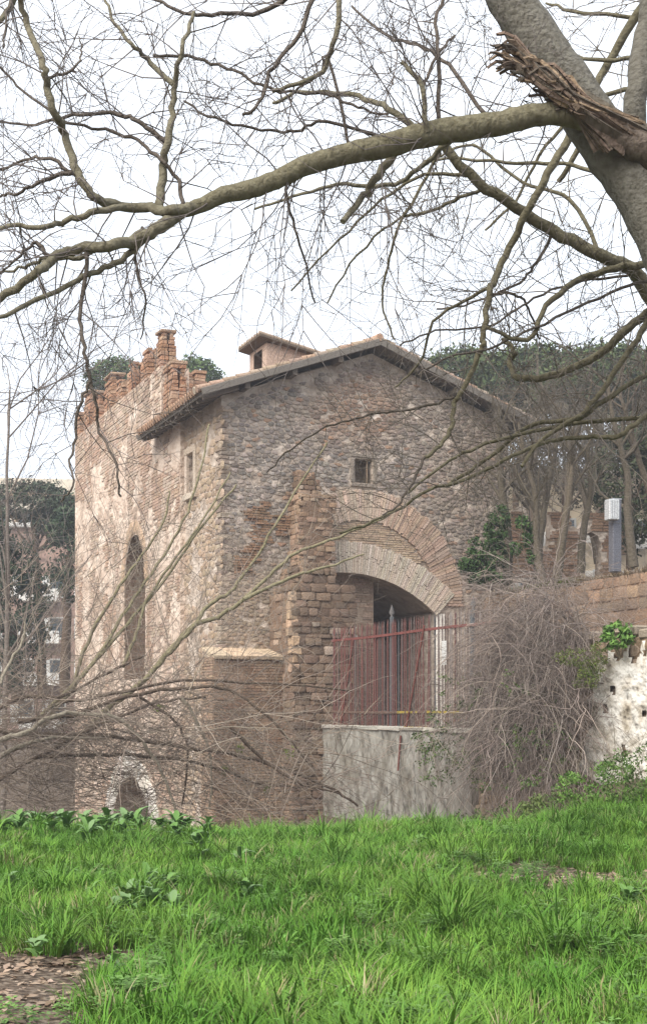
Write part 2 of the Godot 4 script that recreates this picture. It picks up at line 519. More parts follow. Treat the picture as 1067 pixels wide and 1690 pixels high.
	for e in rubble(-3.7, -0.05, -1.5, 10.1, 0.3, 0.2, 0.36, 0.025):
		var p: Vector2 = e[0]
		if p.x < -2.15 and p.x > -3.15 and p.y > 7.8 and p.y < 9.3: continue
		if noise.get_noise_2d(p.x * 6, p.y * 6 + 90) > 0.12: continue
		sl.append(e)
	stones(sl, fs, t, func(p): return vary(Color(.47, .37, .28).lerp(Color(.3, .22, .16), rr(0, .7)), 0.14), 0.012, 0.04, 0, "side_stone", "side_stones")
	var q := Geo.new()
	for e in [[Vector3(-.02, 8.55, -2.22), Vector3(.06, .72, .1)], [Vector3(-.02, 8.55, -3.06), Vector3(.06, .72, .1)], [Vector3(-.03, 9.22, -2.64), Vector3(.07, .1, .5)], [Vector3(-.05, 7.87, -2.64), Vector3(.09, .09, .5)]]:
		q.block(Transform3D(Basis(), e[0]), e[1], .015, vary(Color(.55, .47, .38), .06), .01, rng)
	part(q, "window", M.stone, t)
	# corner stones
	var y := 2.0
	var k2 := 0
	while y < 9.9:
		var h := rr(.1, .2)
		var s := Geo.new()
		var lx := rr(.16, .22) if k2 % 2 else rr(.09, .14)
		s.block(Transform3D(Basis(), Vector3(lx - .035, y + h * .5, -(.34 - lx) + .035)), Vector3(lx, h * .5 - .006, .34 - lx), .015, vary(Color(.42, .34, .27).lerp(Color(.26, .21, .175), rng.randf()), .18), .018, rng)
		part(s, "corner_stone", M.stone, t)
		y += h; k2 += 1
	build_roof(t)
	build_buttress(t)

func build_roof(t: Node3D) -> void:
	var r := Geo.new()
	var zf := 0.55; var zb := -5.95
	var dark := Color(.22, .185, .155)
	for s in [-1, 1]:
		var an: float = atan(0.363) * -s
		var len2 := 5.35 / cos(atan(0.363)) * 0.5
		var mid := Vector3(4.6 + s * 2.675, 12.22 - .363 * 2.675 - 0.1, (zf + zb) * .5)
		r.block(Transform3D(Basis(Vector3(0, 0, 1), an), mid), Vector3(len2, .05, (zf - zb) * .5),   .01, Color(.22, .185, .155))
	var roof := part(r, "roof", M.wood, t)
	for s in [-1, 1]:
		var an: float = atan(0.363) * -s
		var ca := cos(an)
		# barge board on the verges
		for zz in [zf + .03, zb - .03]:
			var b := Geo.new()
			b.block(Transform3D(Basis(Vector3(0, 0, 1), an), Vector3(4.6 + s * 2.68, 12.22 - .363 * 2.68 - 0.11, zz)), Vector3(2.67 / ca, .095, .03), .012, Color(.21, .19, .17))
			part(b, "barge_board", M.wood, roof)
		# rafters under the slope, ends showing below the eave
		for k in 13:
			var b := Geo.new()
			b.block(Transform3D(Basis(Vector3(0, 0, 1), an), Vector3(4.6 + s * 4.75, 12.22 - .363 * 4.75 - 0.24, zf - .2 - k * .5)), Vector3(.55, .075, .05), .01, vary(dark, .2))
			part(b, "rafter", M.wood, roof)
		var fb := Geo.new()
		fb.block(Transform3D(Basis(), Vector3(4.6 + s * 5.3, 12.22 - .363 * 5.3 - .11, (zf + zb) * .5)), Vector3(.025, .1, (zf - zb) * .5 + .05), .01, Color(.2, .185, .165))
		part(fb, "fascia", M.wood, roof)
		# purlins poking out under the verge
		for x in [1.2, 2.6, 4.0]:
			var b := Geo.new()
			b.block(Transform3D(Basis(), Vector3(4.6 + s * x, 12.22 - .363 * x - .27, .2)), Vector3(.08, .09, .3), .01, vary(dark, .2))
			part(b, "purlin", M.wood, roof)
		# barrel tiles: two rows along the front verge piece by piece, the rest as rows
		for row in 2:
			for k in 14:
				var b := Geo.new()
				var x0 := .04 + k * .385
				var zz := zf - .06 - row * .22
				var p0 := Vector3(4.6 + s * x0, 12.22 - .363 * x0 - .02 + .012, zz + rr(-.01, .01))
				var p1 := Vector3(4.6 + s * (x0 + .43), 12.22 - .363 * (x0 + .43) + .012, zz + rr(-.01, .01))
				b.tube(PackedVector3Array([p0, p1]), .085, .105, 8, vary(Color(.36, .25, .185).lerp(Color(.35, .3, .245), rng.randf()), .18))
				part(b, "tile", M.stone, roof)
		var g := Geo.new()
		for row in 26:
			var zz := zf - .5 - row * .222
			for k in 7:
				var x0 := .04 + k * .77
				g.tube(PackedVector3Array([Vector3(4.6 + s * x0, 12.22 - .363 * x0, zz), Vector3(4.6 + s * (x0 + .78), 12.22 - .363 * (x0 + .78), zz)]), .08, .105, 6, vary(Color(.4, .26, .18), .2))
		part(g, "tile_rows", M.stone, roof, "stuff")
	for k in 16:
		var b := Geo.new()
		b.tube(PackedVector3Array([Vector3(4.6, 12.25, zf - k * .4), Vector3(4.6, 12.26, zf - .44 - k * .4)]), .12, .13, 8, vary(Color(.45, .3, .21), .15))
		part(b, "ridge_tile", M.stone, roof)
	# shed dormer, its window facing the side eave
	var d := Geo.new()
	var X0 := 1.68; var Z0 := -0.9; var Z1 := -2.3
	var wc := Color(.5, .38, .31)
	d.quad(Vector3(X0, 11.0, Z0), Vector3(3.6, 11.5, Z0), Vector3(3.6, 11.92, Z0), Vector3(X0, 12.15, Z0), Vector3(0, 0, 1), wc)
	d.quad(Vector3(X0, 11.0, Z1), Vector3(3.6, 11.5, Z1), Vector3(3.6, 11.92, Z1), Vector3(X0, 12.15, Z1), Vector3(0, 0, -1), wc)
	for e in [[Z0, Z0 - .35, 11.0, 12.15], [Z0 - 1.05, Z1, 11.0, 12.15], [Z0 - .35, Z0 - 1.05, 11.0, 11.5], [Z0 - .35, Z0 - 1.05, 12.05, 12.15]]:
		d.quad(Vector3(X0, e[2], e[0]), Vector3(X0, e[2], e[1]), Vector3(X0, e[3], e[1]), Vector3(X0, e[3], e[0]), Vector3(-1, 0, 0), wc)
	d.quad(Vector3(X0 + .5, 11, Z0), Vector3(X0 + .5, 11, Z1), Vector3(X0 + .5, 12.3, Z1), Vector3(X0 + .5, 12.3, Z0), Vector3(-1, 0, 0), Color(.32, .26, .21))
	var dm := part(d, "dormer", M.stone, roof)
	var dr := Geo.new()
	var an2 := -0.2
	dr.block(Transform3D(Basis(Vector3(0, 0, 1), an2), Vector3(2.5, 12.07, -1.6)), Vector3(1.12, .04, .92), .015, Color(.14, .11, .09))
	for k in 9:
		dr.tube(PackedVector3Array([Vector3(1.39, 12.36, -.75 - k * .21), Vector3(3.6, 11.91, -.75 - k * .21)]), .065, .065, 8, vary(Color(.36, .28, .22), .2))
	part(dr, "dormer_roof", M.stone, dm)

# roughly squared blocks in uneven courses
func ashlar(x0: float, x1: float, y0: float, y1: float, h0: float, l0: float) -> Array:
	var out := []
	var y := y0
	while y < y1:
		var h := h0 * rr(.8, 1.9)
		var x := x0 - rr(0, l0)
		while x < x1:
			var l := l0 * rr(.7, 2.0)
			var pts := PackedVector2Array()
			var k := minf(h, l) * .16
			for e in [[.006, k], [k, .006], [l - k, .006], [l - .006, k], [l - .006, h - k], [l - k, h - .006], [k, h - .006], [.006, h - k]]:
				pts.append(Vector2(clampf(x + e[0] + rr(-.014, .014), x0, x1), y + e[1] + rr(-.012, .012)))
			if x + l > x0 + .1 and x < x1 - .1: out.append([Vector2(clampf(x + l * .5, x0, x1), y + h * .5), pts])
			x += l
		y += h
	return out
func build_buttress(t: Node3D) -> void:
	# the broken wall stub left of the gateway: courses of tufa blocks, ragged on top
	var bodies := [[1.42, 3.3, -1.6, 4.75, 1.75], [1.75, 2.75, 4.7, 5.4, 1.45], [2.0, 3.08, 5.3, 7.45, .8], [2.12, 2.7, 7.4, 8.05, .6]]
	for bi in bodies.size():
		var e: Array = bodies[bi]
		var core := Geo.new()
		core.block(Transform3D(Basis(), Vector3((e[0] + e[1]) * .5, (e[2] + e[3]) * .5, e[4] * .5 - .1)), Vector3((e[1] - e[0]) * .5 - .03, (e[3] - e[2]) * .5, e[4] * .5 + .07), .06, Color(.2, .14, .1), .04, rng)
		var ruin := part(core, "ruined_buttress", M.stone, t)
		var colf := func(p: Vector2) -> Color:
			var k := clampf(.35 + rr(-.3, .35) + noise.get_noise_2d(p.x * 7 + bi * 9, p.y * 6) * 1.2, 0, 1)
			var c := Color(.18, .13, .098).lerp(Color(.27, .195, .142), k)
			if bi > 1: c = Color(.22, .15, .108).lerp(Color(.35, .245, .175), k)
			if rng.randf() < .03: c = Color(.36, .29, .23)
			return vary(c, .2)
		var fa := Transform3D(Basis(), Vector3(0, 0, e[4] - .03))
		var fb := Transform3D(Basis(Vector3(0, 0, 1), Vector3(0, 1, 0), Vector3(-1, 0, 0)), Vector3(e[0] + .03, 0, 0))
		var la := []
		for q in ashlar(e[0] - .04, e[1] + .04, e[2], e[3] + .1, .1 if bi > 1 else .13, .2 if bi > 1 else .26):
			if q[0].x > e[0] - .03 and q[0].x < e[1] + .03 and (q[0].x < 2.32 or q[0].y > 1.0): la.append(q)
		stones(la, fa, ruin, colf, .0, .09, 300, "tufa_block", "small_tufa_blocks")
		var lb := []
		for q in ashlar(0, e[4] + .02, e[2], e[3] + .1, .1 if bi > 1 else .13, .2 if bi > 1 else .26):
			if q[0].x > 0 and q[0].x < e[4] - .02: lb.append(q)
		stones(lb, fb, ruin, colf, .0, .08, 300, "tufa_block", "small_tufa_blocks")
		for k in int((e[1] - e[0]) / .24):
			var b := Geo.new()
			b.block(Transform3D(Basis(Vector3.UP, rr(-.4, .4)), Vector3(e[0] + .12 + k * .24, e[3] + rr(-.02, .08), e[4] * rr(.5, .8))), Vector3(rr(.1, .17), rr(.07, .16), rr(.12, .25)), .04, colf.call(Vector2(e[0] + k * .24, e[3])), .05, rng)
			part(b, "loose_block", M.stone, ruin)
	# pale quoin strip on its free edge
	for k in 9:
		var b := Geo.new()
		b.block(Transform3D(Basis(), Vector3(1.47 + rr(-.04, .04), 2.7 + k * .24, 1.67 + rr(-.03, .02))), Vector3(rr(.07, .17), .117, .1), .02, vary(Color(.43, .31, .215), .16), .03, rng)
		part(b, "quoin", M.stone, t)
	# worn brick patches on the wall to its left
	var g := Geo.new()
	courses(g, Transform3D(), .35, 2.15, 5.35, 7.5, .075, .18, .34, .11,
		func(x, yy): return noise.get_noise_2d(x * 7 + 11, yy * 5) > -0.05 and not (absf(x - 1.55) < .12) and yy < 7.5 - .5 * absf(x - 1.5),
		func(p): return vary(Color(.28, .18, .12), .22))
	part(g, "worn_brick_patch", M.stone, t, "stuff")
	# projecting brick base with a sloping coping of slabs
	var bs := Geo.new()
	bs.block(Transform3D(Basis(), Vector3(.45, -.9, .5)), Vector3(1.02, 3.9, .5), .02, Color(.27, .19, .14))
	var base := part(bs, "base", M.stone, t)
	var bg := Geo.new()
	courses(bg, Transform3D(Basis(), Vector3(0, 0, 1.0)), -.57, 1.47, -1.8, 2.95, .075, .2, .36, .04,
		func(x, yy): return noise.get_noise_2d(x * 6, yy * 6 + 30) > -0.35,
		func(p): return vary(Color(.25, .165, .115).lerp(Color(.34, .25, .18), clampf(.5 + noise.get_noise_2d(p.x * 5, p.y * 5) * 1.5, 0, 1)), .18))
	courses(bg, Transform3D(Basis(Vector3(0, 0, 1), Vector3(0, 1, 0), Vector3(-1, 0, 0)), Vector3(-.57, 0, 0)), 0.0, 1.0, -1.8, 2.95, .075, .2, .36, .04,
		func(x, yy): return true, func(p): return vary(Color(.36, .26, .19), .18))
	part(bg, "bricks", M.stone, base, "stuff")
	for k in 4:
		var b := Geo.new()
		b.block(Transform3D(Basis(Vector3(1, 0, 0), .22), Vector3(-.33 + k * .5, 3.12, .52)), Vector3(.24, .06, .62), .02, vary(Color(.5, .39, .28), .1), .012, rng)
		part(b, "coping_slab", M.stone, base)

# ---- crenellated tower wall beside it, over the bridge arch -----------------------------------------------------
func tower_colour(p: Vector2) -> Color:
	var a := noise.get_noise_2d(p.x * 3.2 + 9, p.y * 2.4)
	var b := noise.get_noise_2d(p.x * 11, p.y * 5 + 50)
	var c := Color(.47, .365, .29).lerp(Color(.57, .465, .385), clampf(.5 + a * 1.5, 0, 1))
	# bare brick in ragged patches where the render has come off
	if a + b * .6 + rr(-.08, .08) > .2: c = Color(.46, .335, .26)
	elif b + rr(-.08, .08) > .32: c = Color(.4, .31, .25)
	return vary(c, .16)
func build_tower() -> void:
	var t := thing("crenellated_tower", "weathered brown crenellated tower wall with a tall blind arch", "tower", G)
	var core := combiner("wall", M.render, t)
	csg_box(core, Vector3(-.15, -5, -17.4), Vector3(.75, 12.35, -5.3))
	csg_box(core, Vector3(-.15, -5, -5.6), Vector3(.75, 10.5, -3.3))
	csg_box(core, Vector3(.5, -5, -16.9), Vector3(2.6, 9.0, -6.5))
	csg_box(core, Vector3(.9, -5, -17.4), Vector3(8.6, 12.0, -16.4))
	csg_box(core, Vector3(.9, 5, -7.9), Vector3(8.0, 11.9, -7.0))
	var fs := Transform3D(Basis(Vector3(0, 0, 1), Vector3(0, 1, 0), Vector3(-1, 0, 0)), Vector3(-.15, 0, 0))
	var tr := Transform3D(Basis(Vector3(0, 0, 1), Vector3(0, 1, 0), Vector3(-1, 0, 0)), Vector3(-1.0, 0, 0))
	var niche := PackedVector2Array([Vector2(-9.83, 2.6), Vector2(-7.15, 2.6)])
	for k in 13: niche.append(Vector2(-8.49 + cos(PI * k / 12.0) * 1.34, 5.6 + sin(PI * k / 12.0) * 1.85))
	csg_poly(core, niche, 2.2, tr, CSGShape3D.OPERATION_SUBTRACTION)
	var arch := PackedVector2Array([Vector2(-11.75, -5.2), Vector2(-5.85, -5.2)])
	for k in 17: arch.append(Vector2(-8.8 + cos(PI * k / 16.0) * 2.95, -3.66 + sin(PI * k / 16.0) * 2.95))
	csg_poly(core, arch, 5.0, tr, CSGShape3D.OPERATION_SUBTRACTION)
	var g := Geo.new()
	courses(g, fs, -17.3, -3.35, -2.6, 12.3, .1, .2, .46, .03,
		func(x, y):
			if absf(x + 8.49) < 1.4 and y > 2.5 and y < 5.6: return false
			if Vector2((x + 8.49) / 1.4, (y - 5.6) / 1.92).length() < 1.0 and y >= 5.6: return false
			if Vector2(x + 8.8, y + 3.66).length() < 3.9: return false
			if x > -5.4 and y > 10.4: return false
			return noise.get_noise_2d(x * 5 + 5, y * 3.4 + 17) < -0.06 + .4 * sm(9, 11.5, y) + .45 * sm(2, -1, y),
		tower_colour)
	part(g, "brickwork", M.stone, t, "stuff")
	# lining of the blind arch: grey-brown stone filling, colour darkened further for the shade inside
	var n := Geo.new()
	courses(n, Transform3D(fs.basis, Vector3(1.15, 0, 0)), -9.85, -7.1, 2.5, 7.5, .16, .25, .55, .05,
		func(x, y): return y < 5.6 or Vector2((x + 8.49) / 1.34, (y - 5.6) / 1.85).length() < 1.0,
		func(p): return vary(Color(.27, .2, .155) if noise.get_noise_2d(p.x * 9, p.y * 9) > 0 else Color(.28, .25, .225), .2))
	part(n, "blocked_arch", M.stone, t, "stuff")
	# brick lining added to its reveal, the arch's shade put into the brown
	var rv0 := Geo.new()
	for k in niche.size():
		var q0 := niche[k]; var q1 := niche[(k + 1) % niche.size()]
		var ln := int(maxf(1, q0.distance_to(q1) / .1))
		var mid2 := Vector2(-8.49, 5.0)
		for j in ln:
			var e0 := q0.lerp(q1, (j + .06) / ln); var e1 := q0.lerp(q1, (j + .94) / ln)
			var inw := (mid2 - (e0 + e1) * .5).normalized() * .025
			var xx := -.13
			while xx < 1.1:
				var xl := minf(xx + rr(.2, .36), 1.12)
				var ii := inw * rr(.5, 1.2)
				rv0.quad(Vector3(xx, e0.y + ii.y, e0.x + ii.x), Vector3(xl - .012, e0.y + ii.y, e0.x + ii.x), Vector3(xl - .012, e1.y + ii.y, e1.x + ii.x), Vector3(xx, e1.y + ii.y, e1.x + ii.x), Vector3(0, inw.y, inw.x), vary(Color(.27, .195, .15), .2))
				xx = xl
	part(rv0, "shade_toned_reveal", M.stone, t, "stuff")
	# ring of the blind arch
	for k in 26:
		var b := Geo.new()
		var a0 := PI * k / 26.0; var a1 := PI * (k + 1) / 26.0 - .012
		var pts := PackedVector2Array()
		for e in [[a0, 1.0], [a0, 1.24], [a1, 1.24], [a1, 1.0]]:
			pts.append(Vector2(-8.49 + cos(e[0]) * 1.36 * e[1], 5.6 + sin(e[0]) * 1.88 * e[1]))
		b.stone(fs, pts, -.02, rr(.03, .06), .1, vary(Color(.5, .37, .27), .14))
		part(b, "arch_stone", M.stone, t)
	# white stone ring of the bridge arch
	var a := 0.0
	while a < PI - .05:
		var da := rr(.11, .16)
		var b := Geo.new()
		var r1 := 3.78 + rr(-.13, .13)
		var pts := PackedVector2Array()
		for e in [[a + .01, 2.95], [a + .01, r1], [a + da * .5, r1 + .02], [a + da - .01, r1], [a + da - .01, 2.95]]:
			pts.append(Vector2(-8.8 + cos(e[0]) * e[1], -3.66 + sin(e[0]) * e[1]))
		b.stone(fs, pts, -.3, rr(.05, .1), .05, vary(Color(.66, .62, .57), .12))
		part(b, "arch_voussoir", M.stone, t)
		a += da
	# merlons
	merlons(t)
func merlons(t: Node3D) -> void:
	var row := [[-5.65, .6, 13.45, .5], [-7.35, .75, 13.3, .5], [-9.1, .85, 13.25, .5], [-10.6, .8, 13.15, .5], [-12.2, 1.0, 13.6, .55], [-14.0, .9, 13.35, .55], [-15.5, 1.0, 13.7, .55], [-17.0, .7, 13.3, .6]]
	for e in row: merlon(t, Vector3(-.15 + e[3] * .5, 12.3, e[0]), Vector3(e[3], e[2] - 12.3, e[1]))
	merlon(t, Vector3(.12, 10.45, -4.75), Vector3(.5, 1.75, .95))
	merlon(t, Vector3(1.5, 11.8, -7.4), Vector3(.9, 1.0, .7)); merlon(t, Vector3(3.2, 11.8, -7.4), Vector3(.9, .8, .7))
	for k in 4: merlon(t, Vector3(1.9 + k * 1.9, 11.9, -16.9), Vector3(1.1, 1.5, .8))
func merlon(t: Node3D, at0: Vector3, s: Vector3) -> void:
	var g := Geo.new()
	var y := 0.0
	while y < s.y:
		var h := rr(.1, .15)
		var ero := .0 if y < s.y * .6 else rr(0, .06)
		var k := int(ceil(s.z / .4))
		var kx := int(ceil(s.x / .45))
		for i in k:
			for j in kx:
				if i > 0 and i < k - 1 and j > 0 and j < kx - 1: continue
				if y > s.y - .2 and rng.randf() < .3: continue
				var w := s.z / k; var wx := s.x / kx
				var c := vary(Color(.36, .2, .125).lerp(Color(.42, .29, .21), rng.randf()), .16)
				g.block(Transform3D(Basis(), at0 + Vector3(-s.x * .5 + wx * (j + .5) + rr(-.02, .02), y + h * .5, -s.z * .5 + w * (i + .5) + rr(-.02, .02))), Vector3(wx * .5 - .006 - ero, h * .5 - .006, w * .5 - .006 - ero * .5), .012, c, .01, rng)
		y += h
	if s.y > 1.0:
		g.block(Transform3D(Basis(), at0 + Vector3(0, s.y + .04, 0)), Vector3(s.x * .5 + .01, .05, s.z * .5 + .01), .02, Color(.4, .29, .21), .015, rng)
	part(g, "merlon", M.stone, t)

# ---- road, walls and fence beside the gate -------------------------------------------------------------------
func build_road() -> void:
	var g := Geo.new()
	g.quad(G * Vector3(2.5, 1.0, -6), G * Vector3(8.4, 1.0, -6), G * Vector3(8.4, 1.0, 32), G * Vector3(2.5, 1.0, 32), Vector3.UP, Color.WHITE)
	part(g, "road", M.soil).set_meta("kind", "structure")
	# terrace with trees beyond the road
	var h := Geo.new()
	var zs := []
	for k in 40: zs.append(-62 + k * 2.4)
	for j in zs.size():
		for i in 24:
			var x := 8.35 + pow(i, 1.7) * .5
			var y := 4.9 + minf(x - 8.3, 24) * .09 + noise.get_noise_2d(x * 2, zs[j] * 2) * .3 * sm(8.5, 10, x)
			h.vert(G * Vector3(x, y, zs[j]), Vector3.UP, Color.WHITE)
	for j in zs.size() - 1:
		for i in 23:
			var p := j * 24 + i
			h.ix.append_array([p, p + 1, p + 24, p + 1, p + 25, p + 24])
	part(h, "terrace_ground", M.soil).set_meta("kind", "structure")
func build_walls() -> void:
	# tufa block wall on the far side of the road, holding the terrace
	var t := thing("block_wall", "orange brown tufa block wall holding up the tree terrace", "wall", G)
	var c := Geo.new()
	c.block(Transform3D(Basis(), Vector3(8.75, 2.7, 15.6)), Vector3(.4, 2.2, 15.6), .03, Color(.3, .2, .14))
	part(c, "core", M.stone, t)
	var fs := Transform3D(Basis(Vector3(0, 0, 1), Vector3(0, 1, 0), Vector3(-1, 0, 0)), Vector3(8.35, 0, 0))
	var y := 1.0
	var made := 0
	while y < 4.95:
		var h := rr(.27, .36)
		var z := 0.1
		while z < 14.0:
			var l := rr(.38, .66)
			var q := pix(Vector3(8.35, y, z))
			if q.x < 1120 and q.x > 735 and rng.randf() > .06:
				var b := Geo.new()
				var pts := PackedVector2Array()
				for e in [[.02, .04], [.05, .015], [l - .05, .015], [l - .015, .05], [l - .015, h - .05], [l - .05, h - .02], [.05, h - .015], [.015, h - .05]]:
					pts.append(Vector2(z + e[0] + rr(-.012, .012), y + e[1] + rr(-.012, .012)))
				var col := Color(.37, .25, .175).lerp(Color(.22, .17, .13), rng.randf())
				if z < 3.5: col = Color(.31, .23, .17).lerp(Color(.4, .3, .22), rng.randf())
				b.stone(fs, pts, -.05, rr(.015, .07), .05, vary(col, .2))
				part(b, "tufa_block", M.stone, t)
				made += 1
			z += l
		y += h
	# concrete retaining wall below the fence
	var cw := thing("concrete_wall", "stained grey concrete retaining wall below the red railings", "wall", G)
	var g := Geo.new()
	var prof := PackedVector2Array()
	for k in 7: prof.append(Vector2(1.25 + .42 * (1 - cos(PI * .5 * k / 6.0)), .66 + .42 * sin(PI * .5 * k / 6.0)))
	prof.append(Vector2(9.75, 1.1))
	prof.append(Vector2(9.75, -2.2)); prof.append(Vector2(1.25, -2.2))
	var poly := prof.duplicate()
	var tri := Geometry2D.triangulate_polygon(poly)
	for k in tri.size() / 3:
		var q := []
		for j in 3: q.append(Vector3(2.3, poly[tri[k * 3 + j]].y, poly[tri[k * 3 + j]].x))
		g.tri(q[0], q[1], q[2], Vector3(-1, 0, 0), Color.WHITE)
	for k in poly.size():
		var p := poly[k]; var r := poly[(k + 1) % poly.size()]
		g.quad(Vector3(2.3, p.y, p.x), Vector3(2.3, r.y, r.x), Vector3(2.75, r.y, r.x), Vector3(2.75, p.y, p.x), Vector3(0, (p.y + r.y) * .5 + .5, (p.x + r.x) * .5 - 5.5), Color.WHITE)
	part(g, "face", M.concrete, cw)
	var lip := Geo.new()
	for k in 7:
		lip.block(Transform3D(Basis(), Vector3(2.5, 1.125, 2.3 + k * 1.17)), Vector3(.25, .05, .575), .02, vary(Color(.36, .34, .3), .12), .015, rng)
	part(lip, "coping", M.stone, cw)
	# old wall further on, brick with peeling white plaster
	var ow := thing("plastered_wall", "old wall with peeling white plaster over brown masonry beside the vines", "wall", G)
	var oc := Geo.new()
	oc.block(Transform3D(Basis(), Vector3(2.75, .6, 20.6)), Vector3(.3, 2.3, 10.85), .05, Color(.3, .22, .15))
	part(oc, "core", M.stone, ow)
	var os := Transform3D(Basis(Vector3(0, 0, 1), Vector3(0, 1, 0), Vector3(-1, 0, 0)), Vector3(2.45, 0, 0))
	var list := []
	for e in rubble(9.9, 19, -1.0, 2.95, .42, .24, .3, .02):
		if noise.get_noise_2d(e[0].x * 8, e[0].y * 8) < .3: list.append(e)
	stones(list, os, ow, func(p): return vary(Color(.38, .29, .21).lerp(Color(.29, .225, .17), rng.randf()), .15), .02, .06, 90)
	for k in 24:
		var b := Geo.new()
		b.block(Transform3D(Basis(Vector3.UP, rr(-.1, .1)), Vector3(2.62 + rr(-.05, .05), 2.93 + rr(-.04, .06), 10.1 + k * .42)), Vector3(.22, rr(.05, .1), .19), .03, vary(Color(.3, .25, .2), .2), .03, rng)
		part(b, "coping_stone", M.stone, ow)
	# plaster sheet, ragged at its edges
	var pg := Geo.new()
	var st := .055
	var hts := {}
	for j in 62:
		for i in 96:
			var z := 13.5 + i * st; var yy := -.35 + j * st
			var edge := 13.95 + .5 * noise.get_noise_1d(yy * 22) + .35 * sm(1.9, 2.6, yy) - .22 * sm(1.6, .4, yy) + .75 * sm(.45, .05, yy)
			var top := 2.62 + .5 * noise.get_noise_1d(z * 25 + 300) 
			var hole := noise.get_noise_2d(z * 16, yy * 16) - .6
			var s := minf(minf((z - edge) * .25, (top - yy) * .25), -hole * .2)
			hts[Vector2i(i, j)] = clampf(s * 1.5, -.03, .035) + .022 * noise.get_noise_2d(z * 5 + 20, yy * 5) + .006 * noise.get_noise_2d(z * 40, yy * 40)
	for j in 62:
		for i in 96:
			var z := 13.5 + i * st; var yy := -.35 + j * st
			var gx: float = hts.get(Vector2i(i + 1, j), hts[Vector2i(i, j)]) - hts.get(Vector2i(i - 1, j), hts[Vector2i(i, j)])
			var gy: float = hts.get(Vector2i(i, j + 1), hts[Vector2i(i, j)]) - hts.get(Vector2i(i, j - 1), hts[Vector2i(i, j)])
			pg.vert(os * Vector3(z + .02 * noise.get_noise_2d(i * 30.0, j * 30.0), yy, hts[Vector2i(i, j)] + .085), os.basis * Vector3(-gx, -gy, 2 * st).normalized(), Color.WHITE)
	for j in 61:
		for i in 95:
			var ok := true
			for e in [Vector2i(i, j), Vector2i(i + 1, j), Vector2i(i, j + 1), Vector2i(i + 1, j + 1)]:
				if hts[e] < -.012: ok = false
			if not ok: continue
			var p := j * 96 + i
			pg.ix.append_array([p, p + 96, p + 1, p + 1, p + 96, p + 97])
	part(pg, "plaster", M.plaster, ow)

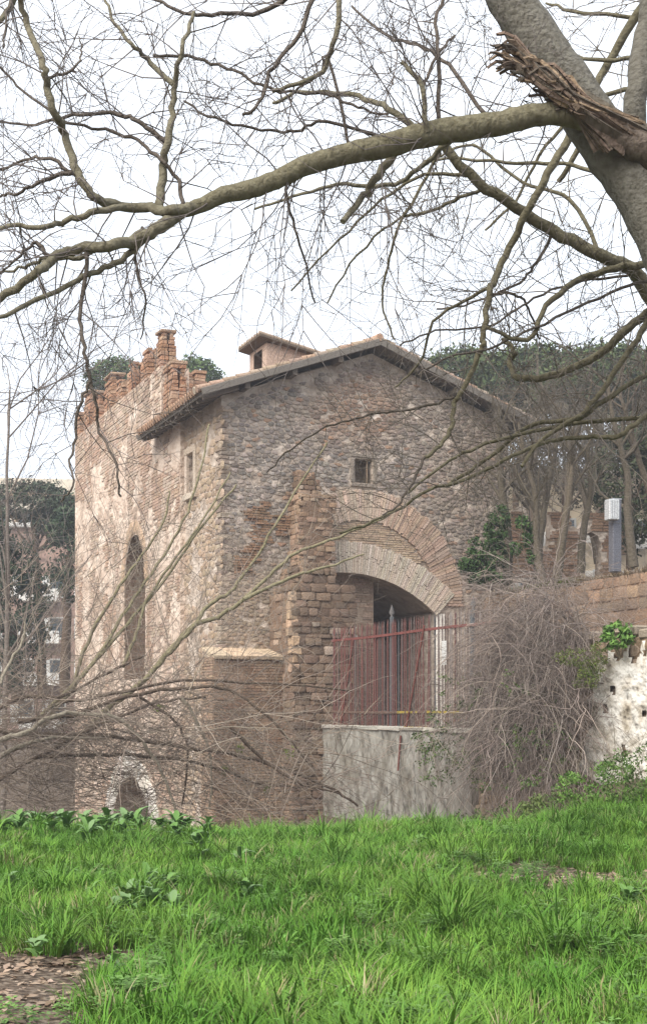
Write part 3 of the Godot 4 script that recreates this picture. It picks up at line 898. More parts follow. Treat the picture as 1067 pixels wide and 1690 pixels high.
func build_fence() -> void:
	var t := thing("iron_fence", "rusty red iron railings with spear tips on the concrete wall", "fence", G)
	var X := 2.42
	var bar := Geo.new()
	bar.tube(PackedVector3Array([Vector3(0, 1.12, 0), Vector3(0, 3.58, 0), Vector3(0, 3.62, 0), Vector3(0, 3.78, 0)]), 0, 0, 6, Color.WHITE, 0, PackedFloat32Array([.0145, .0145, .019, .002]))
	var bm := bar.mesh()
	var cols := [Color(.2, .085, .075), Color(.16, .075, .068), Color(.15, .115, .108), Color(.28, .25, .24), Color(.1, .105, .115)]
	var mats := []
	for c in cols:
		var m: StandardMaterial3D = M.paint.duplicate()
		m.vertex_color_use_as_albedo = false
		m.albedo_color = c.linear_to_srgb()
		mats.append(m)
	var z := 2.2
	while z < 12.6:
		var k := 0
		var r := rng.randf()
		if z < 6.0: k = 0 if r < .5 else (1 if r < .8 else 2)
		elif z < 8.4: k = 2 if r < .45 else (1 if r < .8 else 4)
		else: k = 3 if r < .5 else (2 if r < .8 else 1)
		if rng.randf() < .03: z += .12
		var o := put(bm, "bar", mats[k], t)
		o.position = Vector3(X, rr(-.02, .02), z)
		o.rotation = Vector3(rr(-.012, .012), 0, rr(-.01, .01))
		z += .11
	for e in [[3.42, .03], [1.52, .028], [1.15, .028]]:
		var g := Geo.new()
		var zz := 2.1
		while zz < 12.4:
			var lich := noise.get_noise_1d(zz * 40 + e[0] * 50) + (.28 if e[0] < 2 and zz > 6.0 and zz < 9.5 else -.6)
			var c := Color(.2, .072, .063)
			if e[0] < 2: c = Color(.15, .1, .08)
			if lich > .12: c = Color(.36, .27, .06)
			g.block(Transform3D(Basis(), Vector3(X - .018, e[0] + .01 * sin(zz), zz + .04)), Vector3(.014, e[1], .04), .002, vary(c, .15))
			zz += .08
		part(g, "rail", M.paint, t)
	for e in [[2.15, 3.5, .03], [5.6, 3.85, .04], [9.55, 3.75, .05], [12.4, 3.6, .045]]:
		var g := Geo.new()
		g.block(Transform3D(Basis(), Vector3(X + .04, (1.0 + e[1]) * .5, e[0])), Vector3(e[2], (e[1] - 1.0) * .5, e[2]), .008, Color(.12, .13, .145))
		g.tube(PackedVector3Array([Vector3(X + .04, e[1], e[0]), Vector3(X + .04, e[1] + .04, e[0]), Vector3(X + .04, e[1] + .1, e[0]), Vector3(X + .04, e[1] + .16, e[0]), Vector3(X + .04, e[1] + .3, e[0])]), 0, 0, 8, Color(.16, .15, .15), 0, PackedFloat32Array([.03, .03, .07, .05, .006]))
		part(g, "post", M.paint, t)
	for e in [[at(585, 1056, 33.7), at(562, 1196, 34.4)], [at(701, 1032, 30.1), at(668, 1214, 31.0)], [at(668, 1214, 31.0), at(665, 1272, 31.1)]]:
		var g := Geo.new()
		var p0: Vector3 = GI * e[0]; var p1: Vector3 = GI * e[1]
		p0.x = X - .05; p1.x = X - .05
		if e[0].y < 1.5: p0.x = 2.26; p1.x = 2.24
		g.tube(PackedVector3Array([p0, (p0 + p1) * .5, p1]), .022, .022, 6, Color(.2, .075, .065))
		part(g, "brace", M.paint, t)
	# wire mesh panel behind the bars
	var wm := Geo.new()
	for k in 24: wm.tube(PackedVector3Array([Vector3(X + .1, 1.2, 3.4 + k * .085), Vector3(X + .1, 3.3, 3.4 + k * .085)]), .008, .008, 3, Color(.17, .12, .11))
	for k in 25: wm.tube(PackedVector3Array([Vector3(X + .1, 1.2 + k * .085, 3.4), Vector3(X + .1, 1.2 + k * .085, 5.36)]), .008, .008, 3, Color(.17, .12, .11))
	part(wm, "wire_mesh", M.paint, t)
	var sign := Geo.new()
	sign.block(Transform3D(Basis(), Vector3(X - .04, 2.86, 8.4)), Vector3(.006, .27, .1), .003, Color(.62, .63, .62))
	part(sign, "blank_notice_plate", M.paint, t)

# ---- plants ---------------------------------------------------------------------------------------------------
# a wandering stem with side shoots
func grow(g: Geo, p: Vector3, dir: Vector3, length: float, r: float, wig: float, grav: float, col: Color, lvl: int, kids: int, sides := 3) -> void:
	var segs := clampi(int(length / 0.16), 3, 7)
	var pts := PackedVector3Array([p])
	var d := dir.normalized()
	var st := length / segs
	var dirs := []
	for i in segs:
		d = (d + rv() * wig + Vector3(0, grav * st, 0)).normalized()
		dirs.append(d)
		p += d * st
		pts.append(p)
	g.tube(pts, r, r * .4, sides, col)
	if lvl > 0:
		for k in kids:
			var i := rng.randi_range(1 if k else segs, segs)
			var dd: Vector3 = dirs[i - 1]
			var off := dd.cross(rv()).normalized()
			var s := rr(.35, .95)
			grow(g, pts[i], dd * (1 - s * .5) + off * s, length * rr(.35, .75), r * .62, wig, grav, col, lvl - 1, maxi(1, kids - 1))
func smooth_path(pts: PackedVector3Array, per: int, wob: float) -> PackedVector3Array:
	var out := PackedVector3Array()
	var m := pts.size()
	for i in m - 1:
		var a := pts[maxi(i - 1, 0)]; var b := pts[i]; var c := pts[i + 1]; var d := pts[mini(i + 2, m - 1)]
		for k in per:
			var q := b.cubic_interpolate(c, a, d, float(k) / per)
			if i + k > 0: q += rv() * wob
			out.append(q)
	out.append(pts[m - 1])
	return out
# a branch drawn in the photograph: [depth at start, depth at end, radius px start, radius px end, x, y, x, y ...]
func drawn(g: Geo, a: Array, col: Color, sides: int, tw: Geo, twigs: int, tlen: float, grav: float, tcol: Color, lvl := 2, kids := 4, wob := .012, rough := .06) -> void:
	var pts := PackedVector3Array()
	var m := (a.size() - 4) / 2
	for i in m:
		pts.append(at(a[4 + i * 2], a[5 + i * 2], lerpf(a[0], a[1], float(i) / (m - 1)) + (rr(-.12, .12) if i > 0 and i < m - 1 else 0.0)))
	var s := smooth_path(pts, 5, wob)
	var r0: float = a[2] * a[0] / F; var r1: float = a[3] * a[1] / F
	g.tube(s, r0, r1, sides, col, rough)
	for k in twigs:
		var u := (k + rng.randf()) / twigs
		var i := clampi(int(u * (s.size() - 1)), 1, s.size() - 2)
		var t := (s[i + 1] - s[i - 1]).normalized()
		var off := t.cross(rv()).normalized()
		grow(tw, s[i], t * rr(.2, .9) + off, tlen * rr(.5, 1.3), clampf(lerpf(r0, r1, u) * .45, .002, .007), .26, grav, tcol, lvl, kids)

func build_big_tree() -> void:
	var t := thing("leaning_tree", "big leaning bare tree with a torn limb arching across the sky", "tree")
	var bark := Color(.22, .2, .165)
	var green := Color(.205, .192, .14)
	var tcol := Color(.14, .118, .112)
	var tw := Geo.new()
	# trunk, rooted on the bank outside the frame
	var g := Geo.new()
	var base := at(1250, 1500, 10.2); base.y = -.1
	var tp := PackedVector3Array([base, at(1236, 1200, 10.2), at(1200, 780, 10.2), at(1140, 500, 10.2), at(1067, 330, 10.2), at(985, 215, 10.2), at(905, 95, 10.2), at(838, -5, 10.2), at(770, -120, 10.2)])
	g.tube(smooth_path(tp, 6, .008), .3, .15, 14, Color(.185, .178, .165), .05)
	part(g, "trunk", M.bark, t)
	var g2 := Geo.new()
	drawn(g2, [10.9, 10.9, 19, 19, 1088, -60, 1068, 40, 1054, 120, 1048, 190, 1054, 270, 1095, 420, 1180, 620], Color(.16, .152, .138), 10, tw, 0, .6, 0, tcol)
	part(g2, "side_trunk", M.bark, t)
	# the arching limb
	var l := Geo.new()
	var lp := PackedVector3Array(); var lr := PackedFloat32Array()
	for e in [[985, 205, 17], [930, 190, 19], [880, 190, 20], [830, 202, 21], [760, 213, 22], [700, 222, 22], [640, 240, 21], [590, 251, 19], [540, 262, 18], [500, 275, 17], [455, 297, 16.5], [415, 311, 16], [370, 321, 15], [335, 337, 13], [300, 349, 11]]:
		var d := lerpf(9.95, 9.3, (985 - e[0]) / 685.0)
		lp.append(at(e[0], e[1], d)); lr.append(e[2] * .92 * d / F)
	var ls := smooth_path(lp, 4, .006)
	var lrs := PackedFloat32Array()
	for i in ls.size(): lrs.append(lr[mini(i / 4, lr.size() - 1)] * (1.0 - (i % 4) / 4.0) + lr[mini(i / 4 + 1, lr.size() - 1)] * ((i % 4) / 4.0))
	l.tube(ls, 0, 0, 14, green, .05, lrs)
	part(l, "limb", M.bark, t)
	# torn wood: long splinters and a ripped strip lying over the trunk
	var torn := Geo.new()
	for k in 70:
		var v := rng.randf()
		var sx := lerpf(812, 930, v) + rr(-10, 10); var sy := lerpf(78, 165, v) + rr(-24, 24)
		if k < 8: sx = rr(797, 830); sy = rr(64, 108)
		var d := 9.82 + rr(-.05, .05)
		var mid := at(lerpf(sx, 1000, .5) + rr(-10, 10), lerpf(sy, 205, .5) + rr(-12, 6), d - .03)
		var last := at(rr(985, 1080), rr(195, 250), 9.93)
		var path := smooth_path(PackedVector3Array([at(sx, sy + rr(-6, 14), d + rr(-.12, .08)), at(sx + 28, sy + rr(-3, 6) + 4, d), mid, last]), 3, .006)
		var c := vary(Color(.2, .15, .125).lerp(Color(.13, .11, .095), rng.randf()), .2)
		if rng.randf() < .16: c = Color(.36, .27, .2)
		torn.strip(path, rr(.002, .006), rr(.02, .05), rr(.004, .012), rv(), c)
	torn.tube(smooth_path(PackedVector3Array([at(915, 158, 9.98), at(960, 192, 9.96), at(1020, 224, 9.97), at(1090, 262, 10.0), at(1180, 320, 10.1)]), 5, .012), .09, .14, 12, Color(.15, .125, .11), .16)
	part(torn, "torn_wood", M.bark, t)
	var list := [
		[9.3, 9.0, 9, 5, 318, 343, 280, 349, 240, 343, 200, 340, 158, 328, 128, 285, 108, 220, 92, 190, 80, 145, 72, 110, 45, 40, 30, -20],
		[9.3, 8.8, 11, 6, 300, 349, 255, 378, 220, 396, 180, 404, 120, 413, 85, 430, 60, 450, 0, 495, -60, 530],
		[9.2, 8.9, 6, 3, 255, 378, 235, 400, 190, 435, 140, 455, 60, 495, 0, 523, -50, 545],
		[9.2, 8.8, 6, 3, 210, 342, 150, 352, 100, 368, 75, 374, 0, 375, -60, 385],
		[9.2, 9.4, 5, 2, 180, 405, 130, 425, 80, 426, 40, 440, 0, 452],
		[9.3, 9.5, 8, 3, 262, 347, 268, 285, 275, 235, 284, 190, 287, 140, 300, 80, 320, 20],
		[9.5, 9.8, 5, 2, 287, 140, 250, 105, 215, 70, 185, 30, 170, -10],
		[9.4, 9.9, 4.5, 2, 275, 235, 235, 205, 195, 190, 120, 190, 60, 205, 0, 200],
		[9.3, 9.7, 4, 2, 301, 347, 297, 300, 265, 265, 225, 232, 175, 215, 110, 200, 40, 150, 0, 110],
		[9.2, 9.4, 4, 2, 125, 290, 90, 265, 50, 262, 0, 280],
		[9.1, 9.4, 4, 2, 120, 285, 70, 300, 30, 318, 0, 325],
		[9.1, 9.3, 4, 1.5, 85, 430, 60, 400, 35, 420, 0, 452],
		[9.1, 8.9, 4, 2, 143, 408, 140, 462, 133, 530, 141, 585, 150, 636, 160, 667, 165, 714, 190, 762, 200, 820],
		[8.9, 8.8, 3, 1.5, 148, 630, 132, 670, 126, 714, 117, 760, 121, 800, 100, 828],
		[9.0, 9.2, 3, 1, 78, 130, 120, 115, 135, 90, 130, 60],
		[9.5, 9.5, 5, 3, 560, -15, 553, 60, 532, 117, 495, 136, 450, 150],
		[9.6, 9.6, 4.5, 2.5, 516, -10, 491, 61, 445, 121, 425, 177, 400, 190],
		[9.7, 9.7, 4.5, 2.5, 480, -8, 430, 20, 364, 25, 304, 20, 250, -5],
		[9.8, 9.8, 3, 2, 253, 91, 324, 96, 385, 116, 445, 147, 540, 157, 600, 180, 640, 188],
		[9.9, 9.9, 3, 2, 655, 236, 540, 202, 486, 215, 430, 213, 354, 195, 304, 167],
		[9.8, 9.8, 3, 2, 580, 255, 540, 100, 526, 121, 486, 152],
		[10, 9.6, 8, 5, 662, 240, 625, 288, 600, 325, 565, 366],
		[9.6, 9.6, 5, 3.5, 704, 218, 694, 143, 662, 102],
		[9.7, 9.8, 4, 3, 722, 214, 723, 110, 718, 37, 733, -8],
		[9.6, 9.7, 3, 2, 698, 145, 722, 90, 750, 58],
		[10.3, 11, 6, 2.5, 692, 224, 640, 180, 590, 160, 500, 152, 450, 170],
		[10.2, 11, 4, 2, 806, 204, 750, 120, 700, 80, 640, 60, 580, 10],
		[10.6, 11.6, 5, 2, 760, 215, 700, 270, 650, 305, 570, 305, 500, 320, 420, 345],
		[10.4, 11, 3, 1.4, 470, 300, 480, 350, 500, 420, 520, 500],
		[10.4, 11, 3, 1.2, 235, 375, 225, 430, 240, 500, 232, 560],
		[9.4, 9.2, 3, 1.2, 20, -10, 10, 30, 6, 80],
		[10.5, 10.5, 6, 4, 30, -20, 12, 20, -20, 45]]
	for k in list.size():
		var b := Geo.new()
		var e: Array = list[k]
		drawn(b, e, bark.lerp(green, .4) if e[2] > 4.5 else tcol, 8 if e[2] > 4.5 else 5, tw, 8 if e[2] < 9.5 else 10, .62, -.25, tcol)
		part(b, "branch", M.bark, t)
	# twigs from the arching limb itself
	for k in 24:
		var i := rng.randi_range(6, ls.size() - 3)
		var up := 1.0 if rng.randf() < .5 else -1.0
		grow(tw, ls[i], Vector3(rr(-1, .2), up * rr(.3, 1.2), rr(-.6, .6)), rr(.6, 1.4), .007, .24, -.2, tcol, 2, 4)
	part(tw, "twigs", M.twig, t, "stuff")
	# second tree, its limbs coming in from the other edge
	var t2 := thing("bare_tree", "bare tree with lichen green limbs drooping over the gatehouse roof", "tree")
	var tw2 := Geo.new()
	var tr := Geo.new()
	var b2 := at(1200, 1500, 12.5); b2.y = -.1
	tr.tube(smooth_path(PackedVector3Array([b2, at(1190, 1100, 12.4), at(1170, 800, 12.2), at(1150, 620, 12.0), at(1190, 300, 12.0), at(1210, -100, 12)]), 5, .01), .2, .1, 12, Color(.2, .185, .16), .06)
	part(tr, "trunk", M.bark, t2)
	var lim := [
		[12, 11.2, 14, 8, 1160, 640, 1100, 540, 1067, 484, 1042, 446, 989, 420, 914, 383, 867, 351, 787, 298, 728, 234],
		[11.4, 11, 7, 3, 941, 218, 904, 287, 872, 345, 840, 409, 813, 468, 806, 485, 797, 555, 793, 577, 762, 643, 749, 664, 744, 704, 727, 735, 701, 754],
		[11.0, 11, 3, 1.3, 701, 754, 680, 800, 655, 835, 630, 850],
		[11.0, 11.3, 2.5, 1.3, 749, 655, 700, 670, 640, 680, 598, 688, 539, 705, 480, 741, 440, 780],
		[12, 11.5, 5, 2, 1150, 660, 1067, 686, 1020, 717, 968, 721, 906, 726, 845, 752, 775, 787, 709, 809, 635, 853, 560, 880],
		[12, 11.5, 4, 2, 1067, 690, 933, 700, 845, 721, 775, 743, 722, 774, 670, 815],
		[12, 12.2, 8, 4, 1120, 480, 1067, 515, 1020, 555, 981, 590, 906, 621, 854, 621, 841, 599, 849, 581, 830, 560],
		[12, 11.6, 6, 3, 1110, 470, 1067, 533, 1038, 577, 994, 643, 959, 682, 900, 720, 860, 770],
		[12, 11.8, 5, 3, 1120, 590, 1067, 618, 994, 660, 955, 691, 880, 700, 800, 760, 740, 800],
		[11.5, 10.8, 3, 1.6, 1100, 455, 1051, 467, 972, 498, 880, 542, 810, 573, 740, 590, 690, 620],
		[11.5, 10.8, 2.5, 1.5, 1035, 455, 972, 462, 906, 480, 862, 503, 800, 540, 720, 545, 660, 570],
		[11.5, 11, 7, 3, 1120, 430, 1030, 440, 960, 460, 900, 505, 870, 560, 800, 540],
		[11.6, 12, 3.5, 1.5, 730, 240, 705, 290, 660, 370, 640, 440, 632, 500, 650, 560],
		[11.5, 12, 3.5, 1.5, 770, 290, 700, 290, 630, 330, 560, 395, 480, 480],
		[11.5, 12, 3.5, 1.5, 800, 310, 760, 325, 700, 350, 660, 360, 590, 420, 540, 500],
		[11.4, 11.8, 3.5, 1.5, 813, 468, 770, 495, 715, 530, 690, 600, 650, 640],
		[11.4, 11.8, 3, 1.5, 810, 485, 850, 485, 870, 510, 890, 560],
		[12, 12.5, 4, 2, 989, 420, 940, 330, 860, 300, 780, 240, 720, 260],
		[12, 12.5, 5, 2, 1195, 330, 1067, 300, 1000, 290, 930, 270, 850, 270, 770, 262, 700, 265],
		[12, 12.5, 9, 4, 1085, -20, 1063, 5, 1010, 90, 978, 154, 960, 230, 920, 300],
		[12, 12.5, 5, 2, 1200, 120, 1080, 90, 1000, 100, 940, 95, 880, 130],
		[12, 12.8, 5, 2, 1200, 60, 1067, 30, 960, 20, 900, 5],
		[12.5, 13, 5, 2, 1200, 190, 1067, 150, 1010, 155, 960, 180, 900, 240, 850, 330, 800, 380],
		[11.5, 12, 3, 1.5, 914, 383, 880, 440, 850, 470, 780, 500, 720, 510]]
	for e in lim:
		var b := Geo.new()
		drawn(b, e, Color(.185, .17, .125) if e[2] > 3.2 else tcol, 8 if e[2] > 5 else 5, tw2, 9, .72, -.2, Color(.135, .115, .098))
		part(b, "branch", M.bark, t2)
	part(tw2, "twigs", M.twig, t2, "stuff")

# a small bare tree standing somewhere: trunk, forks and twigs
func bare_tree(called: String, label: String, group: String, base: Vector3, h: float, r: float, lean: Vector3, col: Color, nb: int, dens: int) -> Node3D:
	var t := thing(called, label, "tree", Transform3D(Basis(), base), group)
	var g := Geo.new(); var tw := Geo.new()
	var pts := PackedVector3Array([Vector3(0, -.1, 0)])
	for k in 4: pts.append(Vector3(lean.x * (k + 1) / 4.0, h * (k + 1) / 4.0, lean.z * (k + 1) / 4.0) + rv() * .12)
	var s := smooth_path(pts, 4, .02)
	g.tube(s, r, r * .3, 8, col, .08)
	part(g, "trunk", M.bark, t)
	for k in nb:
		var u := rr(.35, 1.0)
		var i := int(u * (s.size() - 1))
		var d := Vector3(rr(-1, 1), rr(.5, 1.4), rr(-.8, .8)).normalized()
		var b := Geo.new()
		var p := s[i]
		var bp := PackedVector3Array([p])
		var L := h * rr(.25, .5)
		for j in 4:
			d = (d + rv() * .25 + Vector3(0, .08, 0)).normalized()
			p += d * L / 4
			bp.append(p)
		b.tube(bp, r * .4 * (1.2 - u * .6), r * .1, 5, col, .05)
		part(b, "branch", M.bark, t)
		for m in dens:
			var q := rng.randi_range(1, 4)
			grow(tw, bp[q], d * .6 + rv(), L * rr(.25, .6), r * .07 + .004, .2, .05, col * .8, 2, 4)
	if tw.v.size(): part(tw, "twigs", M.twig, t, "stuff")
	return t
# leaves gathered in clumps through a crown
func crown(g: Geo, c: Vector3, rad: Vector3, clumps: int, per: int, size: float, cr: float, ca: Color, cb: Color, flat := 0.0) -> void:
	for k in clumps:
		var d := rv()
		while d.length() > 1 or d.length() < .35: d = rv()
		d = d.normalized() * pow(d.length(), .5)
		if flat > 0 and d.y < 0: d.y *= 1.0 - flat
		var cc := c + d * rad
		var cl := ca.lerp(cb, rng.randf())
		var rc := cr * rr(.6, 1.25)
		for j in per:
			var o := rv()
			if o.length() > 1: o = o.normalized() * rng.randf()
			var p := cc + o * rc * Vector3(1, .7, 1)
			var a := rv().normalized() * size * rr(.6, 1.3)
			var b := a.cross(rv()).normalized() * size * .4
			var nn := (o + Vector3(0, .5, 0)).normalized()
			var q := g.v.size()
			var col := vary(cl, .18)
			var gn := a.cross(b).normalized()
			if gn.dot(nn) < 0:
				b = -b; gn = -gn
			nn = (gn * 2 + nn).normalized()
			g.vert(p - a * .5, nn, col); g.vert(p + b * .5, nn, col); g.vert(p + a * .5, nn, col); g.vert(p - b * .5, nn, col)
			g.ix.append_array([q, q + 1, q + 2, q, q + 2, q + 3])
func leafy_tree(called: String, label: String, group: String, base: Vector3, trunk_r: float, parts_: Array, ca: Color, cb: Color, size: float, cr: float, clumps: int, per: int, flat := 0.0) -> Node3D:
	var t := thing(called, label, "tree", Transform3D(Basis(), base), group)
	var g := Geo.new()
	var first: Array = parts_[0]
	var top: Vector3 = first[0]
	var s := smooth_path(PackedVector3Array([Vector3(0, -.3, 0), Vector3(top.x * .2, top.y * .35, top.z * .2), Vector3(top.x * .6, top.y * .75, 0), top]), 4, .03)
	g.tube(s, trunk_r, trunk_r * .4, 8, Color(.14, .1, .075), .08)
	for e in parts_:
		var c: Vector3 = e[0]
		for k in 5:
			var q: Vector3 = c + rv() * Vector3(e[1].x, e[1].y * .3, e[1].z) * .7
			g.tube(smooth_path(PackedVector3Array([s[s.size() - 5], (s[s.size() - 5] + q) * .5 - Vector3(0, .4, 0), q]), 3, .03), trunk_r * .35, trunk_r * .08, 5, Color(.13, .1, .075))
	part(g, "trunk", M.bark, t)
	var f := Geo.new()
	for e in parts_: crown(f, e[0], e[1], clumps, per, size, cr, ca, cb, flat)
	part(f, "crown", M.needle, t, "stuff")
	return t

func build_terrace_plants() -> void:
	var tg := Color(.15, .125, .105)
	# trunks along the terrace edge: [px of base, py, depth, height, radius, lean]
	var tr := [[836, 962, 38.6, 9.5, .2, Vector3(-.3, 0, 0)], [884, 950, 37.8, 9.0, .15, Vector3(1.2, 0, 0)], [893, 955, 36.8, 8.0, .15, Vector3(-.8, 0, 0)], [917, 952, 36.2, 8.5, .16, Vector3(1.0, 0, .4)], [957, 940, 38.5, 8.0, .15, Vector3(.6, 0, 0)], [1045, 930, 36.0, 9.0, .17, Vector3(-.9, 0, 0)], [985, 925, 42.0, 8.5, .14, Vector3(-1.4, 0, 0)], [860, 945, 43.0, 8.8, .15, Vector3(.8, 0, 0)], [1100, 925, 38.0, 9.0, .17, Vector3(-2.0, 0, 0)]]
	var lab := ["bare tree with ivy round its trunk at the gatehouse corner", "bare tree forking outwards behind the grassy terrace edge", "bare tree leaning towards the gatehouse on the grassy edge", "straight grey bare tree beside the ruined brick pier", "bare tree in front of the ruined brick arch", "bare tree rising behind the metal cabinet", "thin bare tree leaning over the ruined brick arch", "thin bare tree behind the ivy clad trunk", "bare tree leaning across the dark evergreen shrub"]
	for k in tr.size():
		var e: Array = tr[k]
		bare_tree("terrace_tree", lab[k], "bare trees on the terrace", at(e[0], e[1], e[2]), e[3] * .56, e[4] * .85, e[5] * .7, vary(tg, .1), 8, 5)
	# ivy on the corner and round the trunk
	var iv := thing("ivy", "dark green ivy hanging over the wall beside the gateway", "ivy")
	var g := Geo.new(); var st := Geo.new()
	for e in [[815, 880, 15, 30], [800, 905, 28, 26], [820, 930, 14, 34], [790, 945, 22, 20], [772, 932, 14, 8], [828, 860, 8, 26]]:
		var c := at(e[0], e[1], 37.6)
		crown(g, c, Vector3(e[2] * .0175, e[3] * .0175, .35), 34, 26, .13, .16, Color(.03, .06, .022), Color(.07, .12, .04))
		st.tube(smooth_path(PackedVector3Array([at(812, 975, 37.7), at((812 + e[0]) * .5, (970 + e[1]) * .5, 37.5), c]), 4, .03), .02, .008, 4, Color(.15, .12, .1))
	part(st, "stem", M.twig, iv); part(g, "leaves", M.leaf, iv, "stuff")
	var iv2 := thing("climbing_ivy", "narrow strand of ivy climbing a forked terrace trunk", "ivy")
	var g2 := Geo.new(); var st2 := Geo.new()
	for e in [[862, 862, 8, 10], [872, 885, 7, 22], [878, 915, 7, 14], [850, 905, 5, 10]]:
		crown(g2, at(e[0], e[1], 37.0), Vector3(e[2] * .0175, e[3] * .0175, .2), 20, 22, .12, .12, Color(.035, .07, .025), Color(.08, .14, .045))
	st2.tube(smooth_path(PackedVector3Array([at(880, 945, 37.2), at(876, 900, 37), at(864, 858, 37)]), 4, .03), .02, .01, 4, Color(.15, .12, .1))
	part(st2, "stem", M.twig, iv2); part(g2, "leaves", M.leaf, iv2, "stuff")
	# evergreen shrub and pines
	var b := at(1040, 925, 44)
	leafy_tree("evergreen_shrub", "dark olive evergreen tree behind the metal cabinet", "", b, .15, [[Vector3(0, 2.4, 0), Vector3(1.4, 2.2, 1.2)], [Vector3(1.2, 3.8, 0), Vector3(1.2, 1.5, 1.2)]], Color(.03, .042, .022), Color(.08, .09, .05), .2, .45, 150, 34)
	var pl := ["umbrella pine showing directly over the gatehouse eave", "broad umbrella pine in the middle of the grove behind the terrace", "umbrella pine rising over the dark olive evergreen tree", "tall umbrella pine at the edge of the grove behind the terrace"]
	var k := 0
	for e in [[770, 640, 78, 120, 48], [880, 640, 74, 130, 52], [990, 645, 70, 130, 58], [1090, 640, 76, 120, 52]]:
		var d: float = e[2]
		var c := at(e[0], e[1], d)
		var base := Vector3(c.x, 5.5, c.z)
		leafy_tree("umbrella_pine", pl[k], "umbrella pines behind the terrace", base, .35, [[c - base, Vector3(e[3] * d / F * .85, e[4] * d / F * 1.1, 4.0)]], Color(.035, .055, .022), Color(.085, .115, .045), .34, .8, 430, 36, .4)
		k += 1
	# far bare thicket below the pines
	for j in 5:
		bare_tree("thicket_tree", "leafless grey brown tree in the thicket below the pines", "bare trees below the pines", Vector3(8.5 + j * 2.6, 5.6, -47 - (j % 3) * 3), 6.4 + rr(-.7, .7), .14, Vector3(rr(-1, 1), 0, 0), Color(.17, .145, .125), 10, 7)
	var ol := ["olive brown evergreen filling the gap behind the ivy clad trunk", "olive brown evergreen behind the ruined brick arch", "olive brown evergreen behind the dark olive tree"]
	for j in 3:
		var o := at([850, 930, 1030][j], 905, 56 + j * 3)
		leafy_tree("olive_evergreen", ol[j], "olive evergreens at the back of the terrace", o, .2, [[Vector3(0, 3.6, 0), Vector3(1.7, 1.9, 1.4)], [Vector3(.9, 5.2, 0), Vector3(1.5, 1.2, 1.2)]], Color(.06, .055, .035), Color(.14, .125, .085), .22, .6, 70, 24)
	# dry and fresh grass along the terrace edge
	for j in 2:
		var per := []
		for q in 900:
			var z := rr(.3, 10.0) if j == 0 else rr(1.3, 4.6)
			var x := 8.4 + pow(rng.randf(), 2.0) * 2.2
			per.append(Transform3D(Basis(Vector3.UP, rr(0, TAU)).scaled(Vector3.ONE * rr(.8, 1.7)), G * Vector3(x, 4.88 + (x - 8.3) * .09, z)))
		var mm := MultiMesh.new()
		mm.transform_format = MultiMesh.TRANSFORM_3D
		mm.use_colors = true
		mm.mesh = clump(14, .2, .012, .08, 1.2)
		mm.instance_count = per.size()
		for i in per.size():
			mm.set_instance_transform(i, per[i])
			mm.set_instance_color(i, vary(Color(.27, .2, .13) if j == 0 else Color(.2, .24, .06), .25))
		var o := MultiMeshInstance3D.new()
		o.name = ["dry_grass", "terrace_grass"][j]
		o.multimesh = mm; o.material_override = M.leaf
		add_child(o)
		tag(o, ["dry brown grass along the top of the block wall", "yellow green grass patch beside the ivy clad trunk"][j], "grass", "", "stuff")
	# ruin with arch
	var ru := thing("ruined_arch", "ruined brown brick arch and pier standing among the terrace trees", "ruin", Transform3D(Basis(Vector3.UP, .1), at(930, 938, 39.5)))
	var co := combiner("wall", M.mortar, ru)
	csg_poly(co, PackedVector2Array([Vector2(-1.7, -.4), Vector2(1.5, -.4), Vector2(1.5, 1.2), Vector2(1.25, 1.6), Vector2(.7, 1.55), Vector2(.45, 1.2), Vector2(.22, 1.3), Vector2(.15, 1.7), Vector2(-.1, 1.6), Vector2(-.4, 1.72), Vector2(-.45, .7), Vector2(-1.05, .62), Vector2(-1.1, 1.75), Vector2(-1.35, 1.9), Vector2(-1.65, 1.7)]), .5, Transform3D())
	var ap := PackedVector2Array([Vector2(.5, -.5), Vector2(1.15, -.5), Vector2(1.15, .75), Vector2(1.05, 1.0), Vector2(.83, 1.12), Vector2(.6, 1.0), Vector2(.5, .75)])
	csg_poly(co, ap, 1.5, Transform3D(Basis(), Vector3(0, 0, .5)), CSGShape3D.OPERATION_SUBTRACTION)
	var rg := Geo.new()
	courses(rg, Transform3D(), -1.65, 1.48, -.3, 1.6, .1, .2, .4, .05, func(x, y): return not (x > .4 and x < 1.25 and y < 1.15) and not (x > -1.12 and x < -.4 and y > .55) and (y < 1.15 or x < .1 or x > .75), func(p): return vary(Color(.25, .165, .115), .22))
	part(rg, "bricks", M.stone, ru, "stuff")
	# metal cabinet on its post
	var cb := thing("utility_cabinet", "grey metal box on a square post at the terrace edge", "utility box", Transform3D(Basis(Vector3.UP, .35), at(1012, 941, 33.2)))
	var m := Geo.new()
	m.block(Transform3D(Basis(), Vector3(.03, .87, 0)), Vector3(.125, .92, .11), .012, Color(.17, .175, .2))
	part(m, "post", M.metal, cb)
	var bx := Geo.new()
	bx.block(Transform3D(Basis(), Vector3(-.16, 1.5, .16)), Vector3(.15, .26, .12), .015, Color(.55, .57, .59))
	var box := part(bx, "box", M.metal, cb)
	for j in 4:
		var f := Geo.new()
		f.block(Transform3D(Basis(), Vector3(-.26 + j * .07, 1.5, .285)), Vector3(.02, .24, .012), .004, Color(.6, .62, .64))
		part(f, "rib", M.metal, box)
	var cp := Geo.new()
	cp.block(Transform3D(Basis(), Vector3(.03, 1.8, 0)), Vector3(.135, .015, .12), .006, Color(.4, .41, .44))
	part(cp, "cap", M.metal, cb)

